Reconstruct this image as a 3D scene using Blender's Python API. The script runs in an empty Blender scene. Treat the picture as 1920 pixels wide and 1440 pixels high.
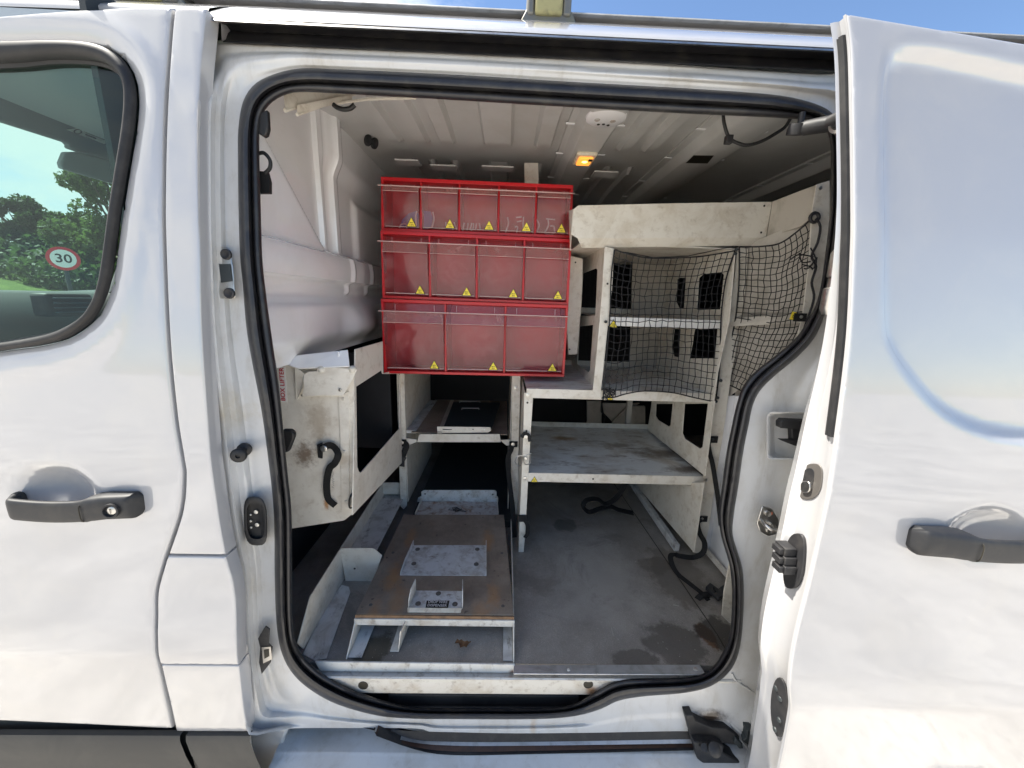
import bpy, bmesh, math, random
import numpy as np
from mathutils import Vector, Matrix
from mathutils.geometry import delaunay_2d_cdt
random.seed(7); rng = np.random.RandomState(7)
R = math.radians
SC = bpy.context.scene
COL = SC.collection

# ------------------------------------------------------------------ camera, world, sun, exposure
F, D0, H = 690.0, 0.664, 1.386          # focal length in photo pixels, distance of the eye from the door seal, eye height
YAW, PIT, ROL = R(1.36), R(12.7), R(1.83)
fw = Vector((math.sin(YAW)*math.cos(PIT), math.cos(YAW)*math.cos(PIT), -math.sin(PIT)))
r0 = Vector((math.cos(YAW), -math.sin(YAW), 0)); u0 = r0.cross(fw)
rt = r0*math.cos(ROL)+u0*math.sin(ROL); up = u0*math.cos(ROL)-r0*math.sin(ROL)
EYE = Vector((0, -D0, H))
cd = bpy.data.cameras.new('camera'); cam = bpy.data.objects.new('camera', cd); COL.objects.link(cam)
cd.sensor_width = 36; cd.lens = F/1920*36; cd.clip_start = .01; cd.clip_end = 3000
cam.matrix_world = Matrix(((rt.x, up.x, -fw.x, EYE.x), (rt.y, up.y, -fw.y, EYE.y), (rt.z, up.z, -fw.z, EYE.z), (0, 0, 0, 1)))
SC.camera = cam
SUN_DIR = Vector((-.50, .10, .86)).normalized()   # towards the sun
elev = math.asin(SUN_DIR.z); azim = math.atan2(SUN_DIR.x, SUN_DIR.y)
world = bpy.data.worlds.new('World'); SC.world = world; world.use_nodes = True
wn = world.node_tree.nodes; wl = world.node_tree.links
sky = wn.new('ShaderNodeTexSky'); sky.sky_type = 'NISHITA'; sky.sun_disc = False
sky.sun_elevation = elev; sky.sun_rotation = azim; sky.dust_density = .1; sky.ozone_density = 4.0
# thin bright cloud towards the sun side of the sky
tc = wn.new('ShaderNodeTexCoord'); cn = wn.new('ShaderNodeTexNoise'); cn.inputs['Scale'].default_value = 2.6; cn.inputs['Detail'].default_value = 8; cn.inputs['Roughness'].default_value = .62
mp = wn.new('ShaderNodeMapping'); mp.inputs['Scale'].default_value = (1, 1, 2.2); wl.new(tc.outputs['Generated'], mp.inputs[0]); wl.new(mp.outputs[0], cn.inputs['Vector'])
dt = wn.new('ShaderNodeVectorMath'); dt.operation = 'DOT_PRODUCT'; wl.new(tc.outputs['Generated'], dt.inputs[0]); dt.inputs[1].default_value = Vector((-.93, .25, .28)).normalized()
m1 = wn.new('ShaderNodeMapRange'); m1.interpolation_type = 'SMOOTHSTEP'; wl.new(dt.outputs['Value'], m1.inputs[0]); m1.inputs[1].default_value = -.25; m1.inputs[2].default_value = .85; m1.inputs[3].default_value = -.34; m1.inputs[4].default_value = .30
ad = wn.new('ShaderNodeMath'); wl.new(cn.outputs[0], ad.inputs[0]); wl.new(m1.outputs[0], ad.inputs[1])
m2 = wn.new('ShaderNodeMapRange'); m2.interpolation_type = 'SMOOTHSTEP'; wl.new(ad.outputs[0], m2.inputs[0]); m2.inputs[1].default_value = .50; m2.inputs[2].default_value = .80
mxw = wn.new('ShaderNodeMix'); mxw.data_type = 'RGBA'; wl.new(m2.outputs[0], mxw.inputs[0]); wl.new(sky.outputs[0], mxw.inputs[6]); mxw.inputs[7].default_value = (6.6, 6.8, 7.0, 1)
wl.new(mxw.outputs[2], wn['Background'].inputs[0]); wn['Background'].inputs[1].default_value = .088
sd = bpy.data.lights.new('sun', 'SUN'); sd.energy = 5.0; sd.angle = R(.5); sd.color = (1, .95, .86)
sun = bpy.data.objects.new('sun', sd); COL.objects.link(sun); sun.location = (0, 0, 20)
sun.rotation_euler = SUN_DIR.to_track_quat('Z', 'Y').to_euler()
SC.view_settings.view_transform = 'Standard'; SC.view_settings.look = 'None'
SC.view_settings.exposure = 1.33; SC.view_settings.gamma = 1; SC.view_settings.use_curve_mapping = False
SC.cycles.max_bounces = 14; SC.cycles.diffuse_bounces = 8; SC.cycles.transparent_max_bounces = 24
SC.cycles.glossy_bounces = 5; SC.cycles.use_denoising = True

# ------------------------------------------------------------------ measuring: a sight line of the photo met with a real plane
def ray(px, py):
    return (rt*((px-960)/F) + up*((720-py)/F) + fw)
def P(px, py, x=None, y=None, z=None):
    d = ray(px, py)
    t = (x-EYE.x)/d.x if x is not None else (y-EYE.y)/d.y if y is not None else (z-EYE.z)/d.z
    return EYE+d*t
def PS(px, py, fn):
    y = 0
    for _ in range(14): p = P(px, py, y=y); y = fn(p.z)
    return p
def lerp_table(tab):
    xs = [a for a, b in tab]; ys = [b for a, b in tab]
    return lambda v: float(np.interp(v, xs, ys))
def smooth_table(tab, n=5):
    xs = np.array([a for a, b in tab], float); ys = np.array([b for a, b in tab], float)
    X = np.linspace(xs[0], xs[-1], 600); Y = np.interp(X, xs, ys)
    k = np.hanning(n*2+1); k /= k.sum()
    Y = np.convolve(np.pad(Y, n, mode='edge'), k, mode='valid')
    return lambda v: (np.interp(v, X, Y) if isinstance(v, np.ndarray) else float(np.interp(v, X, Y)))
ys = smooth_table([(.1, .0), (.5, .0), (.9, .0), (1.2, .012), (1.5, .04), (1.85, .085), (2.1, .13)], 20)
fo = smooth_table([(.1, -.02), (.30, -.03), (.528, -.058), (.60, -.0675), (.66, -.0755), (.700, -.0812), (.712, -.0825), (.76, -.081), (.83, -.0745), (.95, -.068), (1.1, -.060), (1.2, -.048), (1.5, -.015), (1.85, .035), (2.1, .09)], 4)
DOOR_OUT = .088
fd = lambda z: fo(z)-DOOR_OUT

# ------------------------------------------------------------------ materials
def col(c): return (c[0], c[1], c[2], 1)
def newmat(name):
    m = bpy.data.materials.new(name); m.use_nodes = True
    nt = m.node_tree; b = nt.nodes['Principled BSDF']
    return m, nt, b
def pos_node(nt):
    return nt.nodes.new('ShaderNodeNewGeometry').outputs['Position']
def noise(nt, vec, scale, detail=4, rough=.6, dist=0):
    n = nt.nodes.new('ShaderNodeTexNoise'); n.inputs['Scale'].default_value = scale
    n.inputs['Detail'].default_value = detail; n.inputs['Roughness'].default_value = rough
    n.inputs['Distortion'].default_value = dist; nt.links.new(vec, n.inputs['Vector']); return n.outputs[0]
def mrange(nt, v, a, b, c=0., d=1.):
    n = nt.nodes.new('ShaderNodeMapRange'); n.interpolation_type = 'SMOOTHSTEP'
    for i, k in enumerate((a, b, c, d)): n.inputs[i+1].default_value = k
    nt.links.new(v, n.inputs[0]); return n.outputs[0]
def math_n(nt, op, a, b):
    n = nt.nodes.new('ShaderNodeMath'); n.operation = op
    for i, v in enumerate((a, b)):
        if isinstance(v, (int, float)): n.inputs[i].default_value = v
        else: nt.links.new(v, n.inputs[i])
    return n.outputs[0]
def mixc(nt, f, a, b):
    n = nt.nodes.new('ShaderNodeMix'); n.data_type = 'RGBA'
    for s, v in ((0, f), (6, a), (7, b)):
        if isinstance(v, (int, float)): n.inputs[s].default_value = v
        elif isinstance(v, tuple): n.inputs[s].default_value = col(v)
        else: nt.links.new(v, n.inputs[s])
    return n.outputs[2]
def scale_vec(nt, vec, s):
    n = nt.nodes.new('ShaderNodeVectorMath'); n.operation = 'MULTIPLY'; nt.links.new(vec, n.inputs[0]); n.inputs[1].default_value = s
    return n.outputs[0]
def bump(nt, b, h, strength, dist=.002, coat=False):
    n = nt.nodes.new('ShaderNodeBump'); n.inputs['Strength'].default_value = strength; n.inputs['Distance'].default_value = dist
    nt.links.new(h, n.inputs['Height']); nt.links.new(n.outputs[0], b.inputs['Normal'])
    if coat: nt.links.new(n.outputs[0], b.inputs['Coat Normal'])
def spot(nt, pos, c, r, k=1.0, stretch=(1, 1, 1), ns=30, wob=.6, edge=.15):
    """irregular stain of its own shape about a point"""
    v = nt.nodes.new('ShaderNodeVectorMath'); v.operation = 'SUBTRACT'; nt.links.new(pos, v.inputs[0]); v.inputs[1].default_value = c
    v2 = scale_vec(nt, v.outputs[0], stretch)
    l = nt.nodes.new('ShaderNodeVectorMath'); l.operation = 'LENGTH'; nt.links.new(v2, l.inputs[0])
    n = noise(nt, pos, ns, 5, .7)
    d = math_n(nt, 'ADD', l.outputs['Value'], math_n(nt, 'MULTIPLY', math_n(nt, 'SUBTRACT', n, .5), r*wob*2.4))
    return math_n(nt, 'MULTIPLY', mrange(nt, d, r, r*edge), k)
def mat(name, base, rough=.5, metal=0, coat=0, coat_rough=.05, dirt=None, dirt2=None, spots=(), speck=None, bmp=None, spec=.5, rough_var=0, sheen=0):
    m, nt, b = newmat(name); pos = pos_node(nt)
    c = base
    if dirt:
        dc, amt, sc = dirt
        f = mrange(nt, noise(nt, pos, sc, 6, .65, .5), .42, .72, 0, amt); c = mixc(nt, f, c, dc)
    if dirt2:
        dc, amt, sc, st = dirt2
        f = mrange(nt, noise(nt, scale_vec(nt, pos, st), sc, 6, .7, .2), .5, .75, 0, amt); c = mixc(nt, f, c, dc)
    if speck:
        dc, amt, sc = speck
        f = math_n(nt, 'MULTIPLY', mrange(nt, noise(nt, pos, sc, 3, .7), .66, .76, 0, amt), mrange(nt, noise(nt, pos, 7, 4, .7), .50, .68)); c = mixc(nt, f, c, dc)
    for s in spots:
        c = mixc(nt, spot(nt, pos, s[0], s[1], s[3], s[4] if len(s) > 4 else (1, 1, 1), s[5] if len(s) > 5 else 30), c, s[2])
    if isinstance(c, tuple): b.inputs['Base Color'].default_value = col(c)
    else: nt.links.new(c, b.inputs['Base Color'])
    b.inputs['Roughness'].default_value = rough; b.inputs['Metallic'].default_value = metal
    b.inputs['Coat Weight'].default_value = coat; b.inputs['Coat Roughness'].default_value = coat_rough
    b.inputs['Specular IOR Level'].default_value = spec
    if rough_var:
        nt.links.new(mrange(nt, noise(nt, pos, 18, 4), .3, .7, rough-rough_var, rough+rough_var), b.inputs['Roughness'])
    if bmp: bump(nt, b, noise(nt, pos, bmp[0], 3, .6), bmp[1], bmp[2] if len(bmp) > 2 else .001, coat > 0)
    return m
def v3(p): return (p.x, p.y, p.z)
M = {}
ZMID = P(1150, 890, y=.41).z
M['paint'] = mat('white_body_paint', (.405, .404, .414), .30, coat=1, coat_rough=.03, dirt=((.50, .48, .44), .3, 7), speck=((.35, .3, .25), .5, 420), bmp=(11, .05, .0012))
for m_ in ('paint',): M[m_].node_tree.nodes['Principled BSDF'].inputs['Coat IOR'].default_value = 1.9
M['jamb'] = mat('door_frame_paint', (.58, .578, .57), .30, coat=.6, coat_rough=.10, dirt=((.40, .36, .29), .42, 9), dirt2=((.28, .24, .18), .42, 22, (1, 1, .25)),
                speck=((.08, .06, .045), .9, 200), bmp=(40, .12, .001),
                spots=[(v3(P(1330, 1342, y=0)), .05, (.035, .022, .015), 1, (.8, 1, 1.9)), (v3(P(1120, 1312, y=0)), .026, (.20, .08, .02), .8), (v3(P(1000, 1362, y=0)), .02, (.45, .30, .15), .45, (2, 1, .5)),
                       (v3(P(440, 770, y=-.02)), .05, (.40, .33, .2), .55), (v3(P(620, 1395, z=.37)), .08, (.35, .3, .25), .3)])
M['sill'] = mat('sill_paint', (.66, .64, .59), .4, coat=.15, dirt=((.40, .32, .22), .6, 14), dirt2=((.16, .11, .07), .7, 45, (1, 1, 1)), speck=((.10, .07, .04), .9, 200), bmp=(50, .1, .001),
                spots=[(v3(P(1110, 1295, y=0)), .022, (.22, .09, .02), .9), (v3(P(960, 1262, y=.01)), .012, (.16, .06, .02), .9)])
M['inner'] = mat('interior_white_paint', (.88, .88, .89), .28, coat=1, coat_rough=.08, dirt=((.70, .68, .63), .3, 6), speck=((.12, .1, .08), .6, 240), bmp=(40, .07, .001))
M['ceiling'] = mat('ceiling_paint', (.56, .56, .545), .42, dirt=((.44, .43, .39), .5, 5), bmp=(30, .05, .001))
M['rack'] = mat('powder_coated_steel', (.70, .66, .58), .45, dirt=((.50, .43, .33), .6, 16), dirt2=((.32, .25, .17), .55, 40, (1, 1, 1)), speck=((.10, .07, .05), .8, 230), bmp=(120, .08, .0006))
M['rack_dark'] = mat('powder_coated_steel_shaded', (.50, .46, .40), .5, dirt=((.26, .23, .18), .6, 14))  # darker copy of the rack steel, shade at the back put into the colour
M['shelf'] = mat('worn_grey_shelf', (.70, .71, .69), .36, dirt=((.42, .36, .28), .8, 8), dirt2=((.15, .10, .07), .85, 24, (.6, 2, 1)), speck=((.06, .04, .03), .9, 150),
                 spots=[(v3(P(1060, 822, z=ZMID)), .05, (.34, .2, .07), .8, (.7, 1.6, 1)), (v3(P(1240, 850, z=ZMID)), .10, (.13, .095, .065), .85, (.7, 1.2, 1), 24), (v3(P(1290, 880, z=ZMID)), .06, (.10, .07, .05), .85, (.6, 1.5, 1), 30), (v3(P(1160, 835, z=ZMID)), .05, (.17, .13, .09), .7, (.5, 1.5, 1), 30)], bmp=(90, .08, .0006))
M['lifter'] = mat('dirty_cream_steel', (.80, .755, .67), .45, dirt=((.42, .34, .25), .35, 12), dirt2=((.30, .21, .12), .35, 40, (1, 1, 1)), speck=((.12, .08, .05), .8, 220),
                  spots=[(v3(P(572, 852, y=.215)), .038, (.16, .10, .06), .85, (1, 1, .8), 90), (v3(P(598, 790, y=.215)), .05, (.36, .27, .18), .55, (1.2, 1, .6), 60), (v3(P(612, 945, y=.215)), .011, (.45, .2, .05), .9, (1, 1, .5), 90), (v3(P(646, 860, y=.215)), .02, (.4, .3, .2), .5, (1, 1, .6))])
M['bracket'] = mat('grimy_bracket', (.62, .62, .60), .4, dirt=((.30, .26, .20), .7, 24), dirt2=((.16, .10, .06), .8, 50, (1, 1, 1)), speck=((.06, .03, .02), .9, 240))
M['rust'] = mat('rusty_track', (.055, .026, .016), .6, dirt=((.02, .012, .01), .8, 40), speck=((.3, .26, .22), .8, 190))
M['rusty'] = mat('rusty_bracket', (.52, .51, .48), .5, dirt=((.24, .12, .05), .95, 28), dirt2=((.13, .06, .03), .9, 60, (1, 1, 1)))
M['cream'] = mat('warm_lit_cream', (.86, .78, .62), .5, dirt=((.4, .28, .15), .5, 30), dirt2=((.3, .18, .1), .6, 70, (1, 1, 1)))  # warm light on the holder's lip put into the colour; also lamp housing
M['tray'] = mat('grimy_white_tray', (.62, .62, .60), .45, dirt=((.26, .23, .18), .7, 13), dirt2=((.07, .05, .04), .9, 40, (1, .5, 1)), speck=((.05, .04, .03), .9, 180))
M['rubber'] = mat('black_rubber', (.016, .016, .019), .42, dirt=((.05, .047, .042), .6, 30), speck=((.22, .2, .18), .7, 300), bmp=(300, .06, .0004))
M['rubber_trim'] = mat('window_rubber', (.010, .010, .011), .6, dirt=((.05, .047, .045), .4, 20))
M['black'] = mat('black_plastic', (.016, .016, .018), .55, dirt=((.06, .055, .05), .4, 40))
M['handle'] = mat('textured_black_handle', (.013, .014, .017), .55, dirt=((.042, .039, .034), .5, 30), bmp=(900, .12, .0003))
M['trim'] = mat('grey_plastic_skirt', (.045, .043, .039), .6, dirt=((.075, .07, .06), .5, 8), bmp=(700, .2, .0004))
M['dark'] = mat('shade_black_lining', (.010, .010, .012), .7, dirt=((.02, .02, .024), .5, 9))  # near-black so the deep shade of the load space is in the colour
M['metal'] = mat('zinc_metal', (.55, .54, .52), .32, metal=1, dirt=((.25, .2, .15), .5, 60))
M['alu'] = mat('scuffed_aluminium', (.50, .51, .52), .42, metal=.6, dirt=((.24, .23, .21), .6, 30), dirt2=((.2, .19, .18), .5, 20, (.3, 3, 1)))
M['bolt'] = mat('bolt_head', (.62, .62, .60), .3, metal=.9, dirt=((.3, .25, .2), .4, 200))
M['red'] = mat('red_plastic', (.50, .010, .016), .30, dirt=((.34, .02, .02), .4, 12))
M['redin'] = mat('red_bin_inside', (.46, .016, .026), .5)
M['rod'] = mat('clear_rod', (.60, .42, .40), .2)
M['yellow'] = mat('yellow_sticker', (.95, .74, .05), .45); M['ink'] = mat('black_ink', (.02, .017, .01), .5)
M['white_st'] = mat('white_sticker', (.80, .78, .75), .4); M['red_ink'] = mat('red_ink', (.55, .05, .06), .5)
M['strap'] = mat('black_webbing', (.007, .007, .008), .8, dirt=((.025, .023, .02), .4, 90), bmp=(900, .3, .0005))
M['net'] = mat('black_net_cord', (.012, .012, .014), .75)
M['purple'] = mat('purple_reflection', (.12, .035, .16), .5); M['pale_mark'] = mat('pale_tab_and_reflection', (.62, .40, .42), .6)  # tones of the bin reflections as plain colour; pale one also on tabs
M['leaf_dead'] = mat('dead_leaf', (.14, .07, .03), .8)
M['cab'] = mat('cab_grey_plastic', (.028, .034, .036), .55, rough_var=0); M['headliner'] = mat('cab_headliner', (.33, .38, .42), .85)
M['visor'] = mat('cab_visor', (.15, .185, .21), .8); M['asphalt'] = None
M['bar'] = mat('weathered_roof_bar', (.16, .16, .15), .5, metal=.5, dirt=((.20, .19, .12), .7, 20)); M['moss'] = mat('mossy_cap', (.30, .28, .14), .8, dirt=((.14, .13, .07), .7, 50))
M['washer'] = mat('grimy_washer', (.13, .12, .11), .5, metal=.4)
M['orange'] = mat('orange_paint_mark', (.7, .15, .04), .5); M['wood'] = mat('ply_edge', (.22, .13, .07), .7, dirt=((.08, .05, .03), .7, 60), dirt2=((.35, .22, .12), .5, 90, (.1, 1, 6)))
M['sign_red'] = mat('sign_red', (.60, .02, .03), .4); M['sign_white'] = mat('sign_white', (.80, .80, .78), .4); M['sign_black'] = mat('sign_black', (.02, .02, .02), .4)
M['cloth_wire'] = mat('black_cable', (.015, .015, .015), .5)

def glass_mat(name, tint, refl=1.0, haze=None, rough=.02, edge=1.5):
    m = bpy.data.materials.new(name); m.use_nodes = True; nt = m.node_tree; n = nt.nodes; n.clear()
    out = n.new('ShaderNodeOutputMaterial'); tr = n.new('ShaderNodeBsdfTransparent'); tr.inputs[0].default_value = col(tint)
    gl = n.new('ShaderNodeBsdfGlossy'); gl.inputs['Roughness'].default_value = rough; gl.inputs[0].default_value = (refl, refl, refl, 1)
    fr = n.new('ShaderNodeFresnel'); bf = n.new('ShaderNodeNewGeometry').outputs['Backfacing']; nt.links.new(mrange(nt, bf, 0, 1, edge, 1/edge), fr.inputs[0])
    mx = n.new('ShaderNodeMixShader'); nt.links.new(fr.outputs[0], mx.inputs[0]); nt.links.new(tr.outputs[0], mx.inputs[1]); nt.links.new(gl.outputs[0], mx.inputs[2])
    last = mx.outputs[0]
    if haze:
        df = n.new('ShaderNodeBsdfDiffuse'); df.inputs[0].default_value = col(haze[0]); m2 = n.new('ShaderNodeMixShader')
        pos = n.new('ShaderNodeNewGeometry').outputs['Position']
        f = mrange(nt, noise(nt, pos, 22, 6, .7, 1.2), .35, .75, haze[1], haze[2])
        sc2 = mrange(nt, noise(nt, scale_vec(nt, pos, (1, 1, 4)), 34, 4, .8, 3.5), .60, .70, 0, .30)
        nt.links.new(math_n(nt, 'ADD', f, sc2), m2.inputs[0]); nt.links.new(last, m2.inputs[1]); nt.links.new(df.outputs[0], m2.inputs[2]); last = m2.outputs[0]
    nt.links.new(last, out.inputs[0]); return m
M['glass'] = glass_mat('tinted_window_glass', (.70, .82, .79), edge=1.28); M['screen'] = glass_mat('windscreen_glass', (.86, .95, .91), edge=1.2)
M['clear'] = glass_mat('scratched_clear_plastic', (.86, .80, .81), haze=((.62, .27, .29), .03, .20), rough=.10)
M['clear_lip'] = glass_mat('paler_clear_plastic_lip', (.86, .80, .80), haze=((.66, .40, .37), .22, .42), rough=.12)  # paler overlay strip, lighter band of the bin top put into the colour

# mesh-faced floor board
def floor_mat():
    m, nt, b = newmat('anti_slip_floor_board'); pos = pos_node(nt)
    v = nt.nodes.new('ShaderNodeTexVoronoi'); v.inputs['Scale'].default_value = 340; v.feature = 'DISTANCE_TO_EDGE'; nt.links.new(pos, v.inputs['Vector'])
    grid = mrange(nt, v.outputs[0], .02, .12)
    c = mixc(nt, mrange(nt, noise(nt, pos, 6, 6, .65), .35, .7), (.28, .255, .222), (.41, .375, .33))
    c = mixc(nt, mrange(nt, noise(nt, scale_vec(nt, pos, (3, 1, 1)), 40, 5, .75), .52, .8, 0, .6), c, (.26, .235, .21))
    c = mixc(nt, math_n(nt, 'MULTIPLY', grid, .3), c, (.06, .053, .046))
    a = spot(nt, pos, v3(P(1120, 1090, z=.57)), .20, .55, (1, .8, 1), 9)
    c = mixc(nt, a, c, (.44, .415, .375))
    c = mixc(nt, mrange(nt, noise(nt, scale_vec(nt, pos, (14, 1.2, 1)), 34, 4, .8, 1.5), .60, .72, 0, .55), c, (.42, .40, .37))
    c = mixc(nt, mrange(nt, noise(nt, pos, 3.2, 7, .75, 1.2), .50, .62, 0, .38), c, (.12, .108, .096))
    for (px, py, r, k, cc, st) in ((1262, 1205, .085, .75, (.095, .082, .068), (1, 1.2, 1)), (1190, 1235, .04, .7, (.095, .082, .068), (.6, 1.6, 1)), (1230, 1060, .05, .55, (.12, .10, .08), (.8, 1, 1)), (1270, 1075, .10, .6, (.12, .10, .08), (1, .7, 1)), (1325, 1190, .035, .9, (.16, .075, .03), (1.6, .7, 1)),
                                   (1345, 1185, .06, .8, (.03, .027, .024), (1, 1, 1)), (700, 1215, .05, .8, (.05, .04, .02), (1, 1, 1)), (1060, 985, .05, .5, (.035, .032, .03), (1, 1, 1))):
        c = mixc(nt, spot(nt, pos, v3(P(px, py, z=.57)), r, k, st, 16, .7, .72), c, cc)
    c = mixc(nt, mrange(nt, noise(nt, pos, 330, 1, .5), .745, .765, 0, .8), c, (.4, .37, .32))
    nt.links.new(c, b.inputs['Base Color']); b.inputs['Roughness'].default_value = .62
    bump(nt, b, grid, .35, .0008); return m
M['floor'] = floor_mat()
def board_mat():
    m, nt, b = newmat('brown_anti_slip_board'); pos = pos_node(nt)
    c = mixc(nt, mrange(nt, noise(nt, pos, 9, 6, .7), .35, .7), (.215, .168, .125), (.33, .265, .20))
    c = mixc(nt, mrange(nt, noise(nt, scale_vec(nt, pos, (5, 1, 1)), 26, 5, .8), .5, .8, 0, .7), c, (.15, .128, .108))
    c = mixc(nt, mrange(nt, noise(nt, pos, 46, 3, .6), .66, .72, 0, .8), c, (.06, .045, .035))
    for (px, py, r, k) in ((738, 1075, .05, .75), (770, 1005, .04, .6), (915, 1010, .045, .65), (925, 1110, .04, .6), (700, 1145, .04, .5), (900, 1155, .05, .5), (745, 1120, .05, .5)):
        c = mixc(nt, spot(nt, pos, v3(P(px, py, z=.64)), r, k, (1.6, .6, 1), 40), c, (.42, .22, .09))
    c = mixc(nt, mrange(nt, noise(nt, pos, 260, 2, .6), .73, .76, 0, .8), c, (.35, .32, .28))
    v = nt.nodes.new('ShaderNodeTexVoronoi'); v.inputs['Scale'].default_value = 260; v.feature = 'DISTANCE_TO_EDGE'; nt.links.new(pos, v.inputs['Vector'])
    nt.links.new(c, b.inputs['Base Color']); b.inputs['Roughness'].default_value = .6
    bump(nt, b, mrange(nt, v.outputs[0], .02, .12), .3, .0007); return m
M['board'] = board_mat()

# ------------------------------------------------------------------ mesh helpers
class MB:
    def __init__(s): s.v = []; s.f = []; s.m = []; s.mi = 0
    def add(s, vs, fs):
        o = len(s.v); s.v += [tuple(v) for v in vs]; s.f += [tuple(i+o for i in f) for f in fs]; s.m += [s.mi]*len(fs); return s
    def box(s, a, b):
        x0, y0, z0 = (min(a[i], b[i]) for i in range(3)); x1, y1, z1 = (max(a[i], b[i]) for i in range(3))
        return s.add([(x0, y0, z0), (x1, y0, z0), (x1, y1, z0), (x0, y1, z0), (x0, y0, z1), (x1, y0, z1), (x1, y1, z1), (x0, y1, z1)],
                     [(0, 3, 2, 1), (4, 5, 6, 7), (0, 1, 5, 4), (1, 2, 6, 5), (2, 3, 7, 6), (3, 0, 4, 7)])
    def prism(s, pts, off):
        """closed polygon of 3D points pushed along off"""
        n = len(pts); off = Vector(off); a = [Vector(p) for p in pts]; b = [p+off for p in a]
        nr = Vector((0, 0, 0))
        for i in range(n): nr += a[i].cross(a[(i+1) % n])
        if nr.dot(off) > 0: a.reverse(); b.reverse()
        return s.add(a+b, [tuple(range(n)), tuple(range(2*n-1, n-1, -1))]+[(i, i+n, (i+1) % n+n, (i+1) % n) for i in range(n)])
    def tube(s, path, r, n=8, cap=True, closed=False):
        path = [Vector(p) for p in path]; rings = []; k = len(path); prev = None
        for i, p in enumerate(path):
            if closed: t = path[(i+1) % k]-path[i-1]
            else: t = path[min(i+1, k-1)]-path[max(i-1, 0)]
            t.normalize()
            if prev is None:
                a = t.cross(Vector((0, 0, 1)));
                if a.length < .1: a = t.cross(Vector((0, 1, 0)))
            else: a = prev-t*prev.dot(t)
            a.normalize(); prev = a; b = t.cross(a); rr = r[i] if isinstance(r, (list, tuple)) else r
            rings.append([p+a*math.cos(2*math.pi*j/n)*rr+b*math.sin(2*math.pi*j/n)*rr for j in range(n)])
        vs = [v for g in rings for v in g]; fs = []
        for i in range(k if closed else k-1):
            for j in range(n):
                i2 = (i+1) % k; fs.append((i*n+j, i2*n+j, i2*n+(j+1) % n, i*n+(j+1) % n))
        if cap and not closed: fs += [tuple(range(n)), tuple((k-1)*n+j for j in range(n-1, -1, -1))]
        return s.add(vs, fs)
    def lathe(s, c, ax, prof, n=20):
        """prof: (radius, height) pairs about axis ax from point c"""
        c = Vector(c); ax = Vector(ax).normalized(); a = ax.orthogonal().normalized(); b = ax.cross(a); vs = []; fs = []
        for (r, h) in prof:
            for j in range(n): t = 2*math.pi*j/n; vs.append(c+ax*h+a*math.cos(t)*r+b*math.sin(t)*r)
        for i in range(len(prof)-1):
            for j in range(n): fs.append((i*n+j, i*n+(j+1) % n, (i+1)*n+(j+1) % n, (i+1)*n+j))
        fs.append(tuple(range(n-1, -1, -1))); fs.append(tuple((len(prof)-1)*n+j for j in range(n)))
        return s.add(vs, fs)
    def ribbon(s, path, w, nrm, t=.0015):
        """flat webbing: path points, half width vectors, thickness"""
        path = [Vector(p) for p in path]; L = []
        for i, p in enumerate(path):
            d = (path[min(i+1, len(path)-1)]-path[max(i-1, 0)]).normalized(); n_ = Vector(nrm[i] if isinstance(nrm, list) else nrm)
            sd_ = d.cross(n_).normalized(); n2 = sd_.cross(d).normalized()*t; L.append([p-sd_*w-n2, p+sd_*w-n2, p+sd_*w+n2, p-sd_*w+n2])
        vs = [v for g in L for v in g]; fs = [(0, 1, 2, 3), tuple(4*(len(L)-1)+k for k in (3, 2, 1, 0))]
        for i in range(len(L)-1):
            for j in range(4): fs.append((i*4+j, (i+1)*4+j, (i+1)*4+(j+1) % 4, i*4+(j+1) % 4))
        return s.add(vs, fs)
    def grid(s, rows, closed_u=False):
        nr = len(rows); nc = len(rows[0]); vs = [v for r_ in rows for v in r_]; fs = []
        for i in range(nr-1):
            for j in range(nc if closed_u else nc-1):
                j2 = (j+1) % nc; fs.append((i*nc+j, i*nc+j2, (i+1)*nc+j2, (i+1)*nc+j))
        return s.add(vs, fs)
def obj(name, mb, m, parent=None, smooth=False, bevel=0, fix=False, flip=False):
    me = bpy.data.meshes.new(name); me.from_pydata([tuple(v) for v in mb.v], [], mb.f)
    mats = m if isinstance(m, (list, tuple)) else [m]
    for k in mats: me.materials.append(M[k] if isinstance(k, str) else k)
    if len(mats) > 1: me.polygons.foreach_set('material_index', mb.m)
    if fix:
        bm = bmesh.new(); bm.from_mesh(me); bmesh.ops.recalc_face_normals(bm, faces=bm.faces); bm.to_mesh(me); bm.free()
    if flip: me.flip_normals()
    if smooth:
        me.polygons.foreach_set('use_smooth', [True]*len(me.polygons))
        if smooth is not True:
            me.set_sharp_from_angle(angle=R(smooth))
    me.update(); o = bpy.data.objects.new(name, me); COL.objects.link(o)
    if bevel:
        b = o.modifiers.new('bevel', 'BEVEL'); b.width = bevel; b.segments = 2; b.limit_method = 'ANGLE'; b.angle_limit = R(40)
        b.harden_normals = False
        me.polygons.foreach_set('use_smooth', [True]*len(me.polygons)); me.set_sharp_from_angle(angle=R(35))
    if parent: o.parent = parent; o.matrix_parent_inverse = Matrix.Translation(-world_loc(parent))
    return o
def world_loc(o):
    l = Vector(o.location)
    return l if o.type == 'EMPTY' else Vector((0, 0, 0))
def thing(name, label, cat, loc=(0, 0, 0), group=None):
    o = bpy.data.objects.new(name, None); COL.objects.link(o); o.location = loc; o.empty_display_size = .1
    o['label'] = label; o['category'] = cat
    if group: o['group'] = group
    return o
def tag(o, label, cat, group=None, kind=None):
    if label: o['label'] = label
    if cat: o['category'] = cat
    if group: o['group'] = group
    if kind: o['kind'] = kind
    return o

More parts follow.
